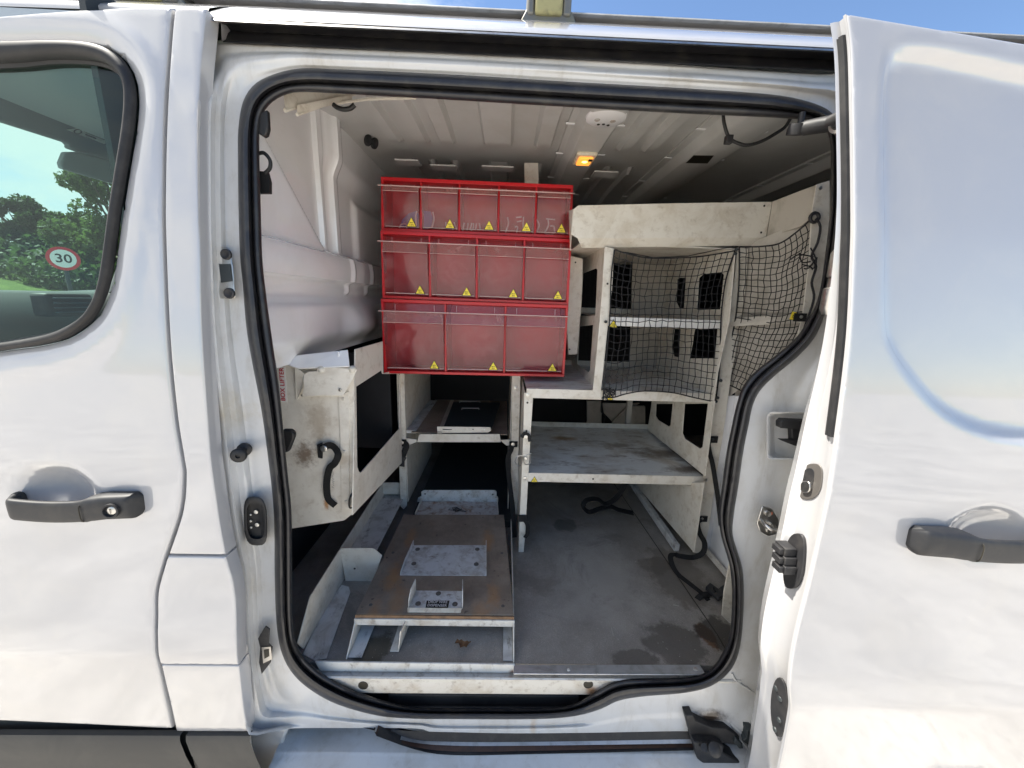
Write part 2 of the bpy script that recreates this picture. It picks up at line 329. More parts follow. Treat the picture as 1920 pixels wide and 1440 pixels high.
def inside(pts, poly):
    x, y = pts[:, 0], pts[:, 1]; px, py = poly[:, 0], poly[:, 1]; c = np.zeros(len(pts), bool); j = len(poly)-1
    for i in range(len(poly)):
        if py[i] != py[j]:
            k = ((py[i] > y) != (py[j] > y)) & (x < (px[j]-px[i])*(y-py[i])/(py[j]-py[i])+px[i]); c ^= k
        j = i
    return c
def dist_poly(pts, poly, closed=True):
    a = poly; b = np.roll(poly, -1, 0)
    if not closed: a = a[:-1]; b = b[:-1]
    best = np.full(len(pts), 1e9)
    for i in range(len(a)):
        d = b[i]-a[i]; L = (d**2).sum()
        if L < 1e-14: continue
        t = np.clip(((pts-a[i])@d)/L, 0, 1); q = pts-(a[i]+t[:, None]*d); best = np.minimum(best, (q**2).sum(1))
    return np.sqrt(best)
def inset(poly, d):
    p = poly; n = len(p); a = np.roll(p, 1, 0); b = np.roll(p, -1, 0); t = b-a; t /= np.maximum(np.linalg.norm(t, axis=1), 1e-9)[:, None]
    area = .5*np.sum(p[:, 0]*np.roll(p[:, 1], -1)-np.roll(p[:, 0], -1)*p[:, 1]); s = 1 if area > 0 else -1
    return p+np.stack([-t[:, 1], t[:, 0]], 1)*d*s
def resample(pts, step, closed=True, rnd=True):
    """smooth curve through the points (Catmull-Rom), sampled evenly"""
    p = [np.array(q, float) for q in pts]; out = []; n = len(p)
    for i in range(n if closed else n-1):
        if closed: a, b, c, d = p[i-1], p[i], p[(i+1) % n], p[(i+2) % n]
        else: a, b, c, d = p[max(i-1, 0)], p[i], p[i+1], p[min(i+2, n-1)]
        k = max(1, int(np.linalg.norm(c-b)/step))
        for j in range(k):
            t = j/k
            if rnd: out.append(.5*((2*b)+(-a+c)*t+(2*a-5*b+4*c-d)*t*t+(-a+3*b-3*c+d)*t**3))
            else: out.append(b+(c-b)*t)
    if not closed: out.append(p[-1])
    return out
def densify(l, st):
    l = np.array(l, float); out = []
    for i in range(len(l)):
        a, b = l[i], l[(i+1) % len(l)]; k = max(1, int(np.linalg.norm(b-a)/st)); out += [a+(b-a)*j/k for j in range(k)]
    return out
def sheet(loops, fn, thick, step=None, rnd=0, nrm=None):
    """loops: outline first then holes, in (u, v); fn(u, v, d) gives the 3D point d behind the face"""
    if step: loops = [densify(l, step*.7) for l in loops]
    loops = [np.array(l, float) for l in loops]; outer = loops[0]; pts = [l for l in loops]
    edges = []; o = 0
    for l in loops:
        n = len(l); edges += [(o+i, o+(i+1) % n) for i in range(n)]; o += n
    extra = []
    if rnd:
        for l in loops:
            for d in (.25, .6, 1.1):
                q = inset(l, d*rnd if l is outer else -d*rnd); extra.append(q)
    if step:
        lo = outer.min(0); hi = outer.max(0); gx, gy = np.meshgrid(np.arange(lo[0]+step*.5, hi[0], step), np.arange(lo[1]+step*.5, hi[1], step))
        extra.append(np.stack([gx.ravel(), gy.ravel()], 1))
    if extra:
        n0 = 3 if rnd else 0
        for i, g in enumerate(extra):
            k = inside(g, outer)
            for h in loops[1:]: k &= ~inside(g, h)
            g = g[k]
            if len(g):
                dd = np.min([dist_poly(g, l) for l in loops], 0); lim = (step*.45 if (i == len(extra)-1 and step) else rnd*.2)
                if i == len(extra)-1 and step and rnd: lim = max(lim, rnd*1.4)
                pts.append(g[dd > lim])
    allp = np.concatenate(pts)
    r_ = delaunay_2d_cdt([Vector((float(a), float(b))) for a, b in allp], edges, [], 0, 1e-7)
    vv = np.array([(v.x, v.y) for v in r_[0]]); tri = np.array([f for f in r_[2] if len(f) == 3])
    cen = vv[tri].mean(1); k = inside(cen, outer)
    for h in loops[1:]: k &= ~inside(cen, h)
    tri = tri[k]
    a = vv[tri]; ar = (a[:, 1, 0]-a[:, 0, 0])*(a[:, 2, 1]-a[:, 0, 1])-(a[:, 2, 0]-a[:, 0, 0])*(a[:, 1, 1]-a[:, 0, 1])
    tri = tri[np.abs(ar) > 1e-12]; ar = ar[np.abs(ar) > 1e-12]; tri[ar < 0] = tri[ar < 0][:, ::-1]
    off = np.zeros(len(vv))
    if rnd:
        d = np.min([dist_poly(vv, l) for l in loops], 0); q = np.clip(1-d/rnd, 0, 1); off = rnd*(1-np.sqrt(np.maximum(0, 1-q*q)))
    used = np.unique(tri); remap = -np.ones(len(vv), int); remap[used] = np.arange(len(used))
    n = len(used); U, V = vv[used, 0], vv[used, 1]
    try: front = [tuple(q) for q in np.stack(np.broadcast_arrays(*fn(U, V, off[used])), 1)]; back = [tuple(q) for q in np.stack(np.broadcast_arrays(*fn(U, V, thick)), 1)]
    except (ValueError, TypeError): front = [fn(a, b, c) for a, b, c in zip(U, V, off[used])]; back = [fn(a, b, thick) for a, b in zip(U, V)]
    tr = remap[tri]; cnt = {}
    for t in tr:
        for i in range(3):
            e = (t[i], t[(i+1) % 3]); cnt[e] = 1
    fs = [tuple(int(q) for q in t) for t in tr]+[tuple(int(q)+n for q in t[::-1]) for t in tr]
    for (i, j) in cnt:
        if (j, i) not in cnt: fs.append((int(i), int(i)+n, int(j)+n, int(j)))
    mb = MB(); mb.add(front+back, fs); return mb
# plates on the three main planes, outlines measured in the photograph
def plate(name, m, parent, px, x=None, y=None, z=None, t=.003, holes=(), bevel=.0008, smooth_loop=False):
    def cv(l):
        q = [P(a, b, x=x, y=y, z=z) for a, b in l]
        return [(p.y, p.z) if x is not None else (p.x, p.z) if y is not None else (p.x, p.y) for p in q]
    if x is not None: fn = lambda u, v, d: (x+d, u, v)
    elif y is not None: fn = lambda u, v, d: (u, y+d, v)
    else: fn = lambda u, v, d: (u, v, z-d)
    mb = sheet([cv(px)]+[cv(h) for h in holes], fn, t)
    return obj(name, mb, m, parent, bevel=bevel, fix=True)
def rpx(x0, y0, x1, y1, r=4, n=4):
    """rounded rectangle in photo pixels"""
    out = []
    for cx, cy, a in ((x1-r, y0+r, -90), (x1-r, y1-r, 0), (x0+r, y1-r, 90), (x0+r, y0+r, 180)):
        for i in range(n+1): t = R(a+90*i/n); out.append((cx+r*math.cos(t), cy+r*math.sin(t)))
    return out
_tx = {}
def text_faces(s, bold=False, align='CENTER', space=1.0, line=1.0):
    k = (s, align, space, line, bold)
    if k in _tx: return _tx[k]
    cu = bpy.data.curves.new('t', 'FONT'); cu.body = s; cu.size = 1; cu.align_x = align; cu.align_y = 'CENTER'; cu.space_character = space; cu.space_line = line
    cu.resolution_u = 3
    if bold: cu.offset = .018
    o = bpy.data.objects.new('t', cu); COL.objects.link(o); dg = bpy.context.evaluated_depsgraph_get(); me = bpy.data.meshes.new_from_object(o.evaluated_get(dg))
    v = [(q.co.x, q.co.y) for q in me.vertices]; f = [tuple(p.vertices) for p in me.polygons]
    bpy.data.objects.remove(o); bpy.data.curves.remove(cu); bpy.data.meshes.remove(me); _tx[k] = (v, f); return _tx[k]
def put_text(mb, s, o, u, v, size, bold=True, xs=1., **k):
    """flat lettering: origin o, reading direction u, up direction v"""
    vs, fs = text_faces(s, bold, **k); o = Vector(o); u = Vector(u).normalized(); v = Vector(v).normalized()
    mb.add([o+u*(a*size*xs)+v*(b*size) for a, b in vs], fs)
def screw(parent, p, n=(0, -1, 0), r=.006, m='bolt', name='screw'):
    mb = MB(); mb.lathe(Vector(p), n, [(r, 0), (r, .0012), (r*.9, .002), (r*.5, .0024), (r*.42, .0016), (r*.3, .0016), (r*.28, .003), (.0005, .0032)], 14)
    return obj(name, mb, m, parent, smooth=40)
def hole_disc(parent, px, py, r, x=None, y=None, z=None, name='bolt_hole'):
    p = P(px, py, x=x, y=y, z=z); n = (1, 0, 0) if x is not None else (0, -1, 0) if y is not None else (0, 0, 1)
    n = Vector(n)*(-1 if x is not None and p.x > 0 else 1)
    mb = MB(); mb.lathe(p, n, [(r, .0), (r, .0006), (r*.8, .0007)], 12); return obj(name, mb, 'ink', parent)

# ================================================================== the van
van = thing('van', 'white panel van with its sliding side door open on a racked load space', 'van', (0, .8, 0))
van.location = (0, .8, 0)
bpy.context.view_layer.update()

def xz(pts, fn=fo): return [(p.x, p.z) for p in (PS(a, b, fn) for a, b in pts)]
gap = [(322, 12), (317, 43), (308, 167), (303, 300), (304, 480), (312, 647), (325, 780), (338, 863), (341, 897), (335, 960), (310, 1037), (302, 1063), (290, 1110), (289, 1160), (290, 1227), (298, 1260), (317, 1343), (322, 1367)]
jambL = [(385, 14), (381, 60), (374, 140), (370, 250), (372, 400), (374, 480), (377, 613), (388, 780), (408, 960), (423, 1043), (437, 1093), (443, 1160), (447, 1243), (457, 1327), (466, 1376)]
gl = resample([np.array(q) for q in xz(gap)], .008, False)
g2 = []
for q in xz([(a+7, b) for a, b in gap]): g2.append(q)
g2 = resample([np.array(q) for q in g2], .008, False)
jl = resample([np.array(q) for q in xz(jambL)], .008, False)
ZT = lambda x: 1.815+.0*x
# front door skin with the handle scoop and the surround of the window
hc = PS(105, 925, fo); hcz = hc.z
win_o = [(-420, 90), (-200, 82), (0, 78), (90, 76), (170, 80), (215, 98), (243, 135), (252, 180), (248, 240), (235, 320), (215, 450), (205, 520), (190, 570), (165, 605), (120, 635), (60, 650), (0, 658), (-200, 690), (-420, 720)]
win_i = [(-400, 130), (-200, 124), (0, 120), (90, 112), (160, 114), (200, 125), (225, 152), (230, 185), (226, 240), (212, 330), (195, 450), (182, 530), (167, 570), (145, 595), (100, 618), (50, 630), (0, 638), (-200, 668), (-400, 696)]
wo = np.array(resample([np.array(q) for q in xz(win_o)], .012)); wi = np.array(resample([np.array(q) for q in xz(win_i)], .012))
def door_y(u, v, scx, scz, fn):
    e = ((u-scx)/.066)**2+((v-scz)/.047)**2
    return fn(v)+.025*np.clip(1-e, 0, 1)**1.0
_wd = {}
def fdoor_front(u, v, d):
    y = door_y(u, v, hc.x, hcz+.004, fo)
    dd = dist_poly(np.stack([u, v], 1), wo)
    y = y-.004*np.exp(-((dd-.03)/.014)**2)+.006*np.clip(1-dd/.02, 0, 1)
    return (u, y+d, v)
door_out = [(-1.02, 1.80), (-1.02, .50)]
gl = gl; bot = xz([(-100, 1350), (0, 1352), (160, 1359), (318, 1366)]); topl = xz([(318, 13), (250, 12), (150, 19), (0, 33), (-120, 52)])
outl = [tuple(q) for q in gl]+[bot[2], bot[1], bot[0], (-1.25, bot[0][1]), (-1.25, topl[4][1])]+topl[::-1][0:4]
front_door = thing('front_door', None or '', None)
bpy.data.objects.remove(front_door)
fdo = obj('front_door', sheet([outl, wo], fdoor_front, .028, .013, .004), 'paint', van, smooth=50)
wl_ = len(wo)
# rubber round the window: lofted bead
def loft_band(A, B, prof, fn, m, name, parent, n=160):
    """band between two closed outlines in (x, z): prof = (fraction, outward height)"""
    A = np.array(A); B = np.array(B)
    cA = (A.max(0)+A.min(0))/2
    def at(poly, ang):
        d = poly-cA; th = np.arctan2(d[:, 1], d[:, 0]); k = np.argsort(th); th = th[k]; r_ = np.hypot(d[:, 0], d[:, 1])[k]
        return np.interp(ang, np.concatenate([th-2*np.pi, th, th+2*np.pi]), np.tile(r_, 3))
    an = np.linspace(-np.pi, np.pi, n, endpoint=False); ra = at(A, an); rb = at(B, an); rows = []
    for s, h in prof:
        row = []
        for t, a, b in zip(an, ra, rb):
            q = a+(b-a)*s; x = cA[0]+q*math.cos(t); z = cA[1]+q*math.sin(t); row.append((x, fn(z)-h, z))
        rows.append(row)
    mb = MB(); mb.grid(rows, True); return obj(name, mb, m, parent, smooth=55)
loft_band(wo, wi, [(0, -.004), (.03, .002), (.15, .0065), (.4, .008), (.62, .006), (.80, .001), (.84, -.008), (1.0, -.010), (1.0, -.022)], fo, 'rubber_trim', 'window_seal', fdo, 260)
wiv = inset(wi, -.004)
obj('window_pane', sheet([wiv], lambda u, v, d: (u, fo(v)+.012+d*.6, v), .004, .05), 'glass', fdo, smooth=30)
# door handle
def handle(parent, cx, px0, px1, pyc, fn, flip=1, lock=True):
    a = PS(px0, pyc, fn); b = PS(px1, pyc+ (px1-px0)*.03, fn); L = abs(b.x-a.x); x0 = min(a.x, b.x); zc = (a.z+b.z)/2; y0 = fn(zc)
    n = 40; rows = []
    for i in range(n+1):
        s = i/n; x = x0+L*s; q = s if flip > 0 else 1-s   # q=0 grip end, q=1 lock end
        out = .034*math.sin(min(1, q/.10)*math.pi/2)**.6*(1-.25*max(0, q-.7)/.3)*(math.sin(min(1, (1-q)/.04)*math.pi/2)**.5)
        hb = .0190*(min(1, q/.05+.55))*(min(1, (1-q)/.05+.5)); sag = -.006*math.sin(math.pi*min(1, q/.78))
        th = .012 if q < .64 else .012+(out)*min(1, (q-.64)/.08)
        if q < .06: th = out
        inn = max(0, out-max(th, .010)); row = []
        z = zc+sag+(.001 if q > .66 else 0); grow = 1+.18*max(0, min(1, (q-.60)/.1))
        for k in range(20):
            t = 2*math.pi*k/20; ct = math.cos(t); st = math.sin(t); sq = lambda w: math.copysign(abs(w)**.55, w)
            row.append((x, y0+.003-(out+inn)/2-(out-inn)/2*sq(ct), z+hb*grow*sq(st)))
        rows.append(row)
    mb = MB(); mb.grid(rows, True); nn = len(rows)*20; mb.f += [tuple(range(19, -1, -1)), tuple(nn-20+k for k in range(20))]; mb.m += [0, 0]
    h = obj('door_handle', mb, 'handle', parent, smooth=60, fix=True)
    xs = x0+L*(.64 if flip > 0 else .36); s2 = MB(); s2.add(*[[], []])
    ring = []
    for k in range(24):
        t = 2*math.pi*k/24; sq = lambda w: math.copysign(abs(w)**.55, w); ring.append((xs, y0-.0195-.0137*sq(math.cos(t)), zc-.005+.0175*sq(math.sin(t))))
    s2.tube(ring, .0009, 5, closed=True); obj('joint', s2, 'ink', h)
    if lock:
        c = Vector((x0+L*(.86 if flip > 0 else .14), y0-.030, zc)); m2 = MB(); m2.lathe(c, (.15, -1, .1), [(.013, -.004), (.0125, .001), (.010, .0012), (.0085, -.003), (.0075, -.003)], 22); obj('lock_cup', m2, 'black', h, smooth=40)
        m3 = MB(); m3.lathe(c+Vector((.001, .0035, 0)), (.15, -1, .1), [(.0068, -.002), (.0068, .0018), (.006, .0022)], 18); m3.box(c+Vector((-.0006, -.001, -.004)), c+Vector((.0006, .0012, .004))); obj('lock_cylinder', m3, 'metal', h, smooth=40)
handle(fdo, None, 36, 272, 936, fo, 1, True)
# pillar panel behind the door with fuel flap
def skin(name, outline, parent, fn, step=.013, rnd=.003, t=.028, m='paint'):
    return obj(name, sheet([outline], lambda u, v, d: (u, fn(v)+d, v), t, step, rnd), m, parent, smooth=50)
top2 = xz([(385, 14), (327, 12)]); zf1 = PS(370, 1042, fo).z; zf2 = PS(370, 1247, fo).z
def between(L1, L2, z1, z2):
    a = [tuple(q) for q in L1 if z1 < q[1] < z2]; b = [tuple(q) for q in L2 if z1 < q[1] < z2]
    xa = lambda z: float(np.interp(z, [q[1] for q in L1][::-1], [q[0] for q in L1][::-1])); xb = lambda z: float(np.interp(z, [q[1] for q in L2][::-1], [q[0] for q in L2][::-1]))
    return [(xa(z2), z2)]+a+[(xa(z1), z1), (xb(z1), z1)]+b[::-1]+[(xb(z2), z2)]
zb_ = PS(400, 1372, fo).z
skin('side_panel', between(g2, jl, zf1+.002, 1.815), van, fo)
ff = skin('fuel_flap', between(g2, jl, zf2+.002, zf1-.002), van, lambda z: fo(z)-.001)
skin('side_panel', between(g2, jl, zb_, zf2-.002), van, fo)
# dark backing in the gaps
gb = MB(); rows = []
for q, w in zip(gl, g2): pass
rows = [[(g2i[0]-.02, fo(g2i[1])+.026, g2i[1]), (g2i[0]+.015, fo(g2i[1])+.026, g2i[1])] for g2i in g2]
gb.grid(rows); rows = [[(x, fo(z)+.0155, z) for z in (zz-.012, zz+.012)] for zz in (zf1, zf2) for x in ()]
obj('door_gap_rubber', gb, 'ink', van, flip=True)
for zz in (zf1, zf2): gb = MB(); gb.box((g2[0][0]-.02, fo(zz)+.022, zz-.01), (jl[-1][0]-.01, fo(zz)+.026, zz+.01)); obj('flap_gap_lining', gb, 'cab', van)
# grey plastic skirts
zs = lambda px: PS(px, 1352+px*.055, fo).z
for nm, x0, x1 in (('door_skirt', -1.25, P(334, 1380, y=-.06).x), ('sill_skirt', P(345, 1380, y=-.06).x, P(466, 1380, y=-.06).x)):
    mb = MB(); rows = []
    for (dz, dy) in ((0, .004), (-.001, -.006), (-.01, -.010), (-.05, -.012), (-.12, -.010), (-.22, .0), (-.30, .02), (-.30, .05)):
        row = []
        for k in range(13):
            x = x0+(x1-x0)*k/12; zt = zb_-.002; sl = .030*(dz/-.15) if (k == 12) else (.030*(dz/-.15) if (nm == 'sill_skirt' and k == 0) else 0)
            row.append((x+(sl if abs(dz) < .3 else .06)*(1 if k in (0, 12) else 0), fo(zt)+dy, zt+dz))
        rows.append(row)
    mb.grid(rows); obj(nm, mb, 'trim', van, smooth=40, flip=True)

# seal outlines (photo) and the recessed door frame
seal_o = [(451, 480), (448, 380), (447, 290), (448, 240), (457, 190), (480, 157), (520, 138), (567, 129), (640, 131), (853, 141), (1067, 154), (1280, 166), (1413, 175), (1480, 183), (1533, 197), (1563, 216), (1578, 253), (1582, 320), (1577, 400), (1568, 480), (1555, 553), (1543, 597), (1525, 635), (1493, 670), (1450, 706), (1424, 733), (1411, 760), (1403, 797), (1393, 847), (1384, 910), (1376, 960), (1373, 1000), (1382, 1033), (1392, 1070), (1394, 1127), (1390, 1193), (1380, 1237), (1360, 1267), (1328, 1288), (1280, 1299), (1207, 1305), (1160, 1313), (1123, 1330), (1073, 1343), (1000, 1348), (853, 1348), (773, 1347), (707, 1341), (633, 1320), (583, 1293), (550, 1263), (530, 1227), (520, 1177), (516, 1093), (514, 960), (502, 847), (490, 763), (474, 680), (463, 613), (456, 530)]
seal_i = [(491, 480), (488, 380), (486, 300), (486, 250), (493, 213), (510, 191), (535, 177), (565, 172), (640, 175), (853, 187), (1067, 200), (1280, 212), (1413, 218), (1480, 222), (1520, 227), (1545, 238), (1556, 262), (1558, 310), (1556, 400), (1547, 480), (1537, 547), (1521, 590), (1493, 633), (1453, 668), (1413, 700), (1392, 728), (1380, 765), (1373, 797), (1363, 847), (1354, 913), (1348, 960), (1352, 1003), (1362, 1037), (1370, 1070), (1373, 1127), (1368, 1190), (1353, 1227), (1335, 1252), (1310, 1266), (1280, 1271), (1240, 1272), (1180, 1273), (1150, 1279), (1118, 1296), (1080, 1318), (1030, 1327), (900, 1328), (780, 1326), (723, 1314), (673, 1298), (635, 1280), (600, 1260), (569, 1231), (553, 1200), (548, 1160), (547, 1060), (546, 960), (538, 880), (530, 797), (521, 713), (510, 640), (498, 550)]
frame_o = [(410, 76), (500, 81), (640, 88), (853, 97), (1067, 108), (1280, 122), (1420, 132), (1530, 140), (1620, 148), (1640, 260), (1640, 450), (1640, 620), (1640, 740), (1640, 830), (1635, 960), (1620, 1100), (1590, 1260), (1550, 1400), (1540, 1460), (1440, 1455), (1392, 1384), (1380, 1373), (1280, 1371), (1100, 1374), (940, 1376), (820, 1375), (780, 1366), (640, 1365), (545, 1366), (500, 1374), (466, 1377), (457, 1327), (447, 1243), (443, 1160), (437, 1093), (423, 1043), (408, 960), (388, 780), (377, 613), (373, 480), (371, 250), (376, 140), (388, 85)]
CX, CZ = 960., 720.
def polar(poly, n=420):
    p = np.array(poly, float); p = np.array(resample(list(p), 6)); d = p-[CX, CZ]; th = np.arctan2(d[:, 1], d[:, 0]); r_ = np.hypot(d[:, 0], d[:, 1]); k = np.argsort(th)
    an = np.linspace(-np.pi, np.pi, n, endpoint=False); return an, np.interp(an, np.concatenate([th[k]-2*np.pi, th[k], th[k]+2*np.pi]), np.tile(r_[k], 3))
AN, RO = polar(seal_o); _, RI = polar(seal_i); _, RF = polar(frame_o)
def pol(a, r_): return CX+r_*math.cos(a), CZ+r_*math.sin(a)
prof_side = smooth_table([(0, .055), (.05, .050), (.12, .026), (.30, .030), (.42, .012), (.55, .014), (.66, .0), (.9, -.001), (1, -.001)], 14)
prof_top = smooth_table([(0, -.012), (.08, -.002), (.30, -.003), (.42, .006), (.55, .010), (.85, .006), (1, .0)], 14)
prof_right = smooth_table([(0, .035), (.3, .025), (.55, .018), (.7, .002), (1, 0)], 30)
prof_bot = smooth_table([(0, .004), (.35, .003), (.5, .0), (1, 0)], 30)
def wts(px, py):
    t = max(0, min(1, (190-py)/60)); sm = lambda q: (lambda w: w*w*(3-2*w))(max(0, min(1, q))); b = sm((py-1190)/130)*sm((px-470)/110)*sm((1450-px)/120); r_ = max(0, min(1, (px-1000)/200)); return t, b, r_
sm3 = lambda q: (lambda w: w*w*(3-2*w))(max(0, min(1, q)))
def jamb_y(px, py, s):
    t, b, r_ = wts(px, py); side = prof_right(s)*r_+prof_side(s)*(1-r_); base = side*(1-t)+prof_top(s)*t
    return base*(1-b)+prof_bot(s)*b
NS = 26; rows = []
for i in range(NS+1):
    s = i/NS; row = []
    for a, ro, rf in zip(AN, RO, RF):
        r_ = rf+(ro-rf)*s; px, py = pol(a, r_-(3 if i == NS else 0)*1.0)
        t, b, rr = wts(px, py)
        h = jamb_y(px, py, s)
        h += .0016*math.sin(py*.013+px*.004)*(1-t)*(1-b)*math.sin(math.pi*s)  # slow pressing waves
        if px > 1000 and py > 1000: fx = 1462-(py-1167)*.31 if py > 1167 else 1462+(1167-py)*.25; h += .055*sm3((px-fx)/110)+.003*math.exp(-((px-fx)/8)**2)
        # pressed step in the pillar, embossed marks
        if rr < .5 and s < .75: h += .004*(1/(1+math.exp((py-772)/7)))*math.exp(-((s-.30)/.2)**2)-.004*math.exp(-((s-.5)/.12)**2)/(1+math.exp(-(py-905)/10))
        if rr > .5: h -= .030*max(0, (px-(1460-(py-1167)*.3))/90)*(1 if py > 1080 else max(0, (py-980)/100))*0
        row.append(PS(px, py, lambda z: ys(z)-h))
    rows.append(row)
mb = MB(); mb.grid(rows, True); obj('door_frame', mb, 'jamb', van, smooth=60, flip=False)
# inner return of the frame behind the seal
rows = []
for dy, g in ((0, 0), (.010, .010), (.018, .028)):
    row = []
    for a, ri, ro in zip(AN, RI, RO):
        px, py = pol(a, ri+(ro-ri)*.15+0); q = PS(px, py, ys); c = Vector((.15, 0, 1.1)); out = Vector((q.x-c.x, 0, q.z-c.z)).normalized()
        row.append(Vector((q.x, q.y+dy, q.z))+out*g)
    rows.append(row)
mb = MB(); mb.grid(rows, True); obj('frame_return', mb, 'inner', van, smooth=40)
# the weatherstrip: round bulb, groove, trim lip
prof = [(-.03, -.002), (0, .010), (.06, .017), (.16, .0225), (.30, .025), (.44, .0225), (.54, .015), (.575, .006), (.61, .004), (.64, .009), (.70, .0125), (.80, .012), (.92, .0085), (1.0, .002), (1.02, -.010), (.98, -.03)]
rows = []
for s, h in prof:
    row = []
    for a, ro, ri in zip(AN, RO, RI):
        px, py = pol(a, ro+(ri-ro)*s); k = 1+.03*math.sin(a*37); row.append(PS(px, py, lambda z: ys(z)-h*k))
    rows.append(row)
mb = MB(); mb.grid(rows, True); seal = obj('door_seal', mb, 'rubber', van, smooth=60)

# gutter, rail channel and roof edge: a section run along the van
def run(name, sec, m, x0, x1, parent=van, nx=60, wav=0):
    mb = MB(); rows = []
    for (py, y) in sec:
        q = P(980, py, y=y); rows.append([(x0+(x1-x0)*i/nx, q.y+wav*math.sin(i*1.7+py), q.z) for i in range(nx+1)])
    mb.grid(rows); return obj(name, mb, m, parent, smooth=50)
XL, XR = P(386, 60, y=.04).x, 1.7
run('roof_edge', [(33, .30), (36, .20), (38, .13), (43, .085), (50, .055), (56, .045), (61, .043), (63, .050)], 'paint', XL, XR)
run('gutter_strip', [(62, .049), (63.5, .041), (67, .040), (69, .046), (70, .060)], M['rod'] if False else 'metal', XL+.004, XR)
run('rail_channel', [(69, .060), (74, .085), (84, .095), (88, .088), (92, .085), (100, .080), (104, .072), (106, .072)], 'rubber', XL+.004, XR)
# roof edge over the front door
mb = MB(); rows = []
for (py, y) in [(2, .32), (6, .14), (9, .075), (12, .055), (16, .05), (24, .05)]:
    row = []
    for i in range(20):
        x = XL-.0-(1.4)*i/19; q = P(330, py, y=y); row.append((x, q.y, q.z-.05*(i/19)**2))
    rows.append(row)
mb.grid(rows); obj('roof_edge', mb, 'paint', van, smooth=50, flip=True)
zr = P(980, 35, y=.22).z
mb = MB(); mb.box((-1.3, .19, zr-.006), (XR, .200, zr-.0035)); obj('roof_trim_strip', mb, 'alu', van, bevel=.002)
rows = [[(x, y, zr-.002+.055*math.sin(math.pi*(y-.2)/1.3)) for x in np.linspace(-1.5, 2.1, 8)] for y in np.linspace(.2, 1.5, 12)]
mb = MB(); mb.grid(rows); obj('roof', mb, 'paint', van, smooth=50, flip=True)
mb = MB(); mb.box((1.66, .12, .2), (2.1, 1.60, 1.70)); obj('rear_body', mb, 'paint', van)
mb = MB(); mb.box((-1.0, 1.60, .2), (2.1, 1.66, 1.80)); obj('far_side_body', mb, 'paint', van)
# body side behind the open sliding door, seen only past its edge
mb = MB(); rows = [[(x, fo(z), z) for x in np.linspace(.86, 2.1, 6)] for z in np.linspace(.2, 1.8, 30)]; mb.grid(rows); obj('rear_side_panel', mb, 'paint', van, smooth=50, flip=False)

# ---------------------------------------------------------------- load space shell
XB = -.50
def zc(y): return 1.852-.16*max(0, (y-.95)/.7)**2-.05*max(0, (.45-y)/.4)**2
# ceiling with transverse ribs and bows
def px_x(px, py, z): p = P(px, py, z=z); return p.x
CZ_ = 1.84
rib = []
for a, b, c in ((690, 722, 1), (745, 780, 1), (800, 838, 0), (897, 965, 1), (1012, 1055, 1), (1205, 1240, 1), (1265, 1300, 1)):
    rib.append((P(a, 215, z=CZ_).x, P(b, 215, z=CZ_).x))
bows = [(P(1082, 203, z=1.82).x, P(1196, 211, z=1.82).x), (P(1358, 217, z=1.82).x, P(1500, 225, z=1.82).x), (.95, 1.12)]
def ceil_z(x, y):
    z = zc(y)
    for a, b in rib:
        e = .008; k = max(0, min(1, (x-a)/e))*max(0, min(1, (b-x)/e)); yy = max(0, min(1, (y-.15)/.02))*max(0, min(1, (.60-y)/.035)); z -= .016*k*yy
        k2 = max(0, min(1, (x-a-.01)/e))*max(0, min(1, (b-.01-x)/e)); y2 = max(0, min(1, (y-.74)/.03))*max(0, min(1, (1.3-y)/.03)); z -= .016*k2*y2
    z -= .012*max(0, min(1, (y-.64)/.03))*max(0, min(1, (.73-y)/.03))*0
    return z
xs = np.unique(np.concatenate([np.arange(-.55, 1.66, .02)]+[np.array([a, a+.008, b-.008, b, a+.01, a+.018, b-.018, b-.01]) for a, b in rib]))
yv = np.unique(np.concatenate([np.arange(.13, 1.62, .05), [.15, .17, .565, .60, .74, .77, 1.27, 1.3]]))
mb = MB(); mb.grid([[(x, y, ceil_z(x, y)) for x in xs] for y in yv]); ceiling = obj('ceiling', mb, 'ceiling', van, smooth=25)
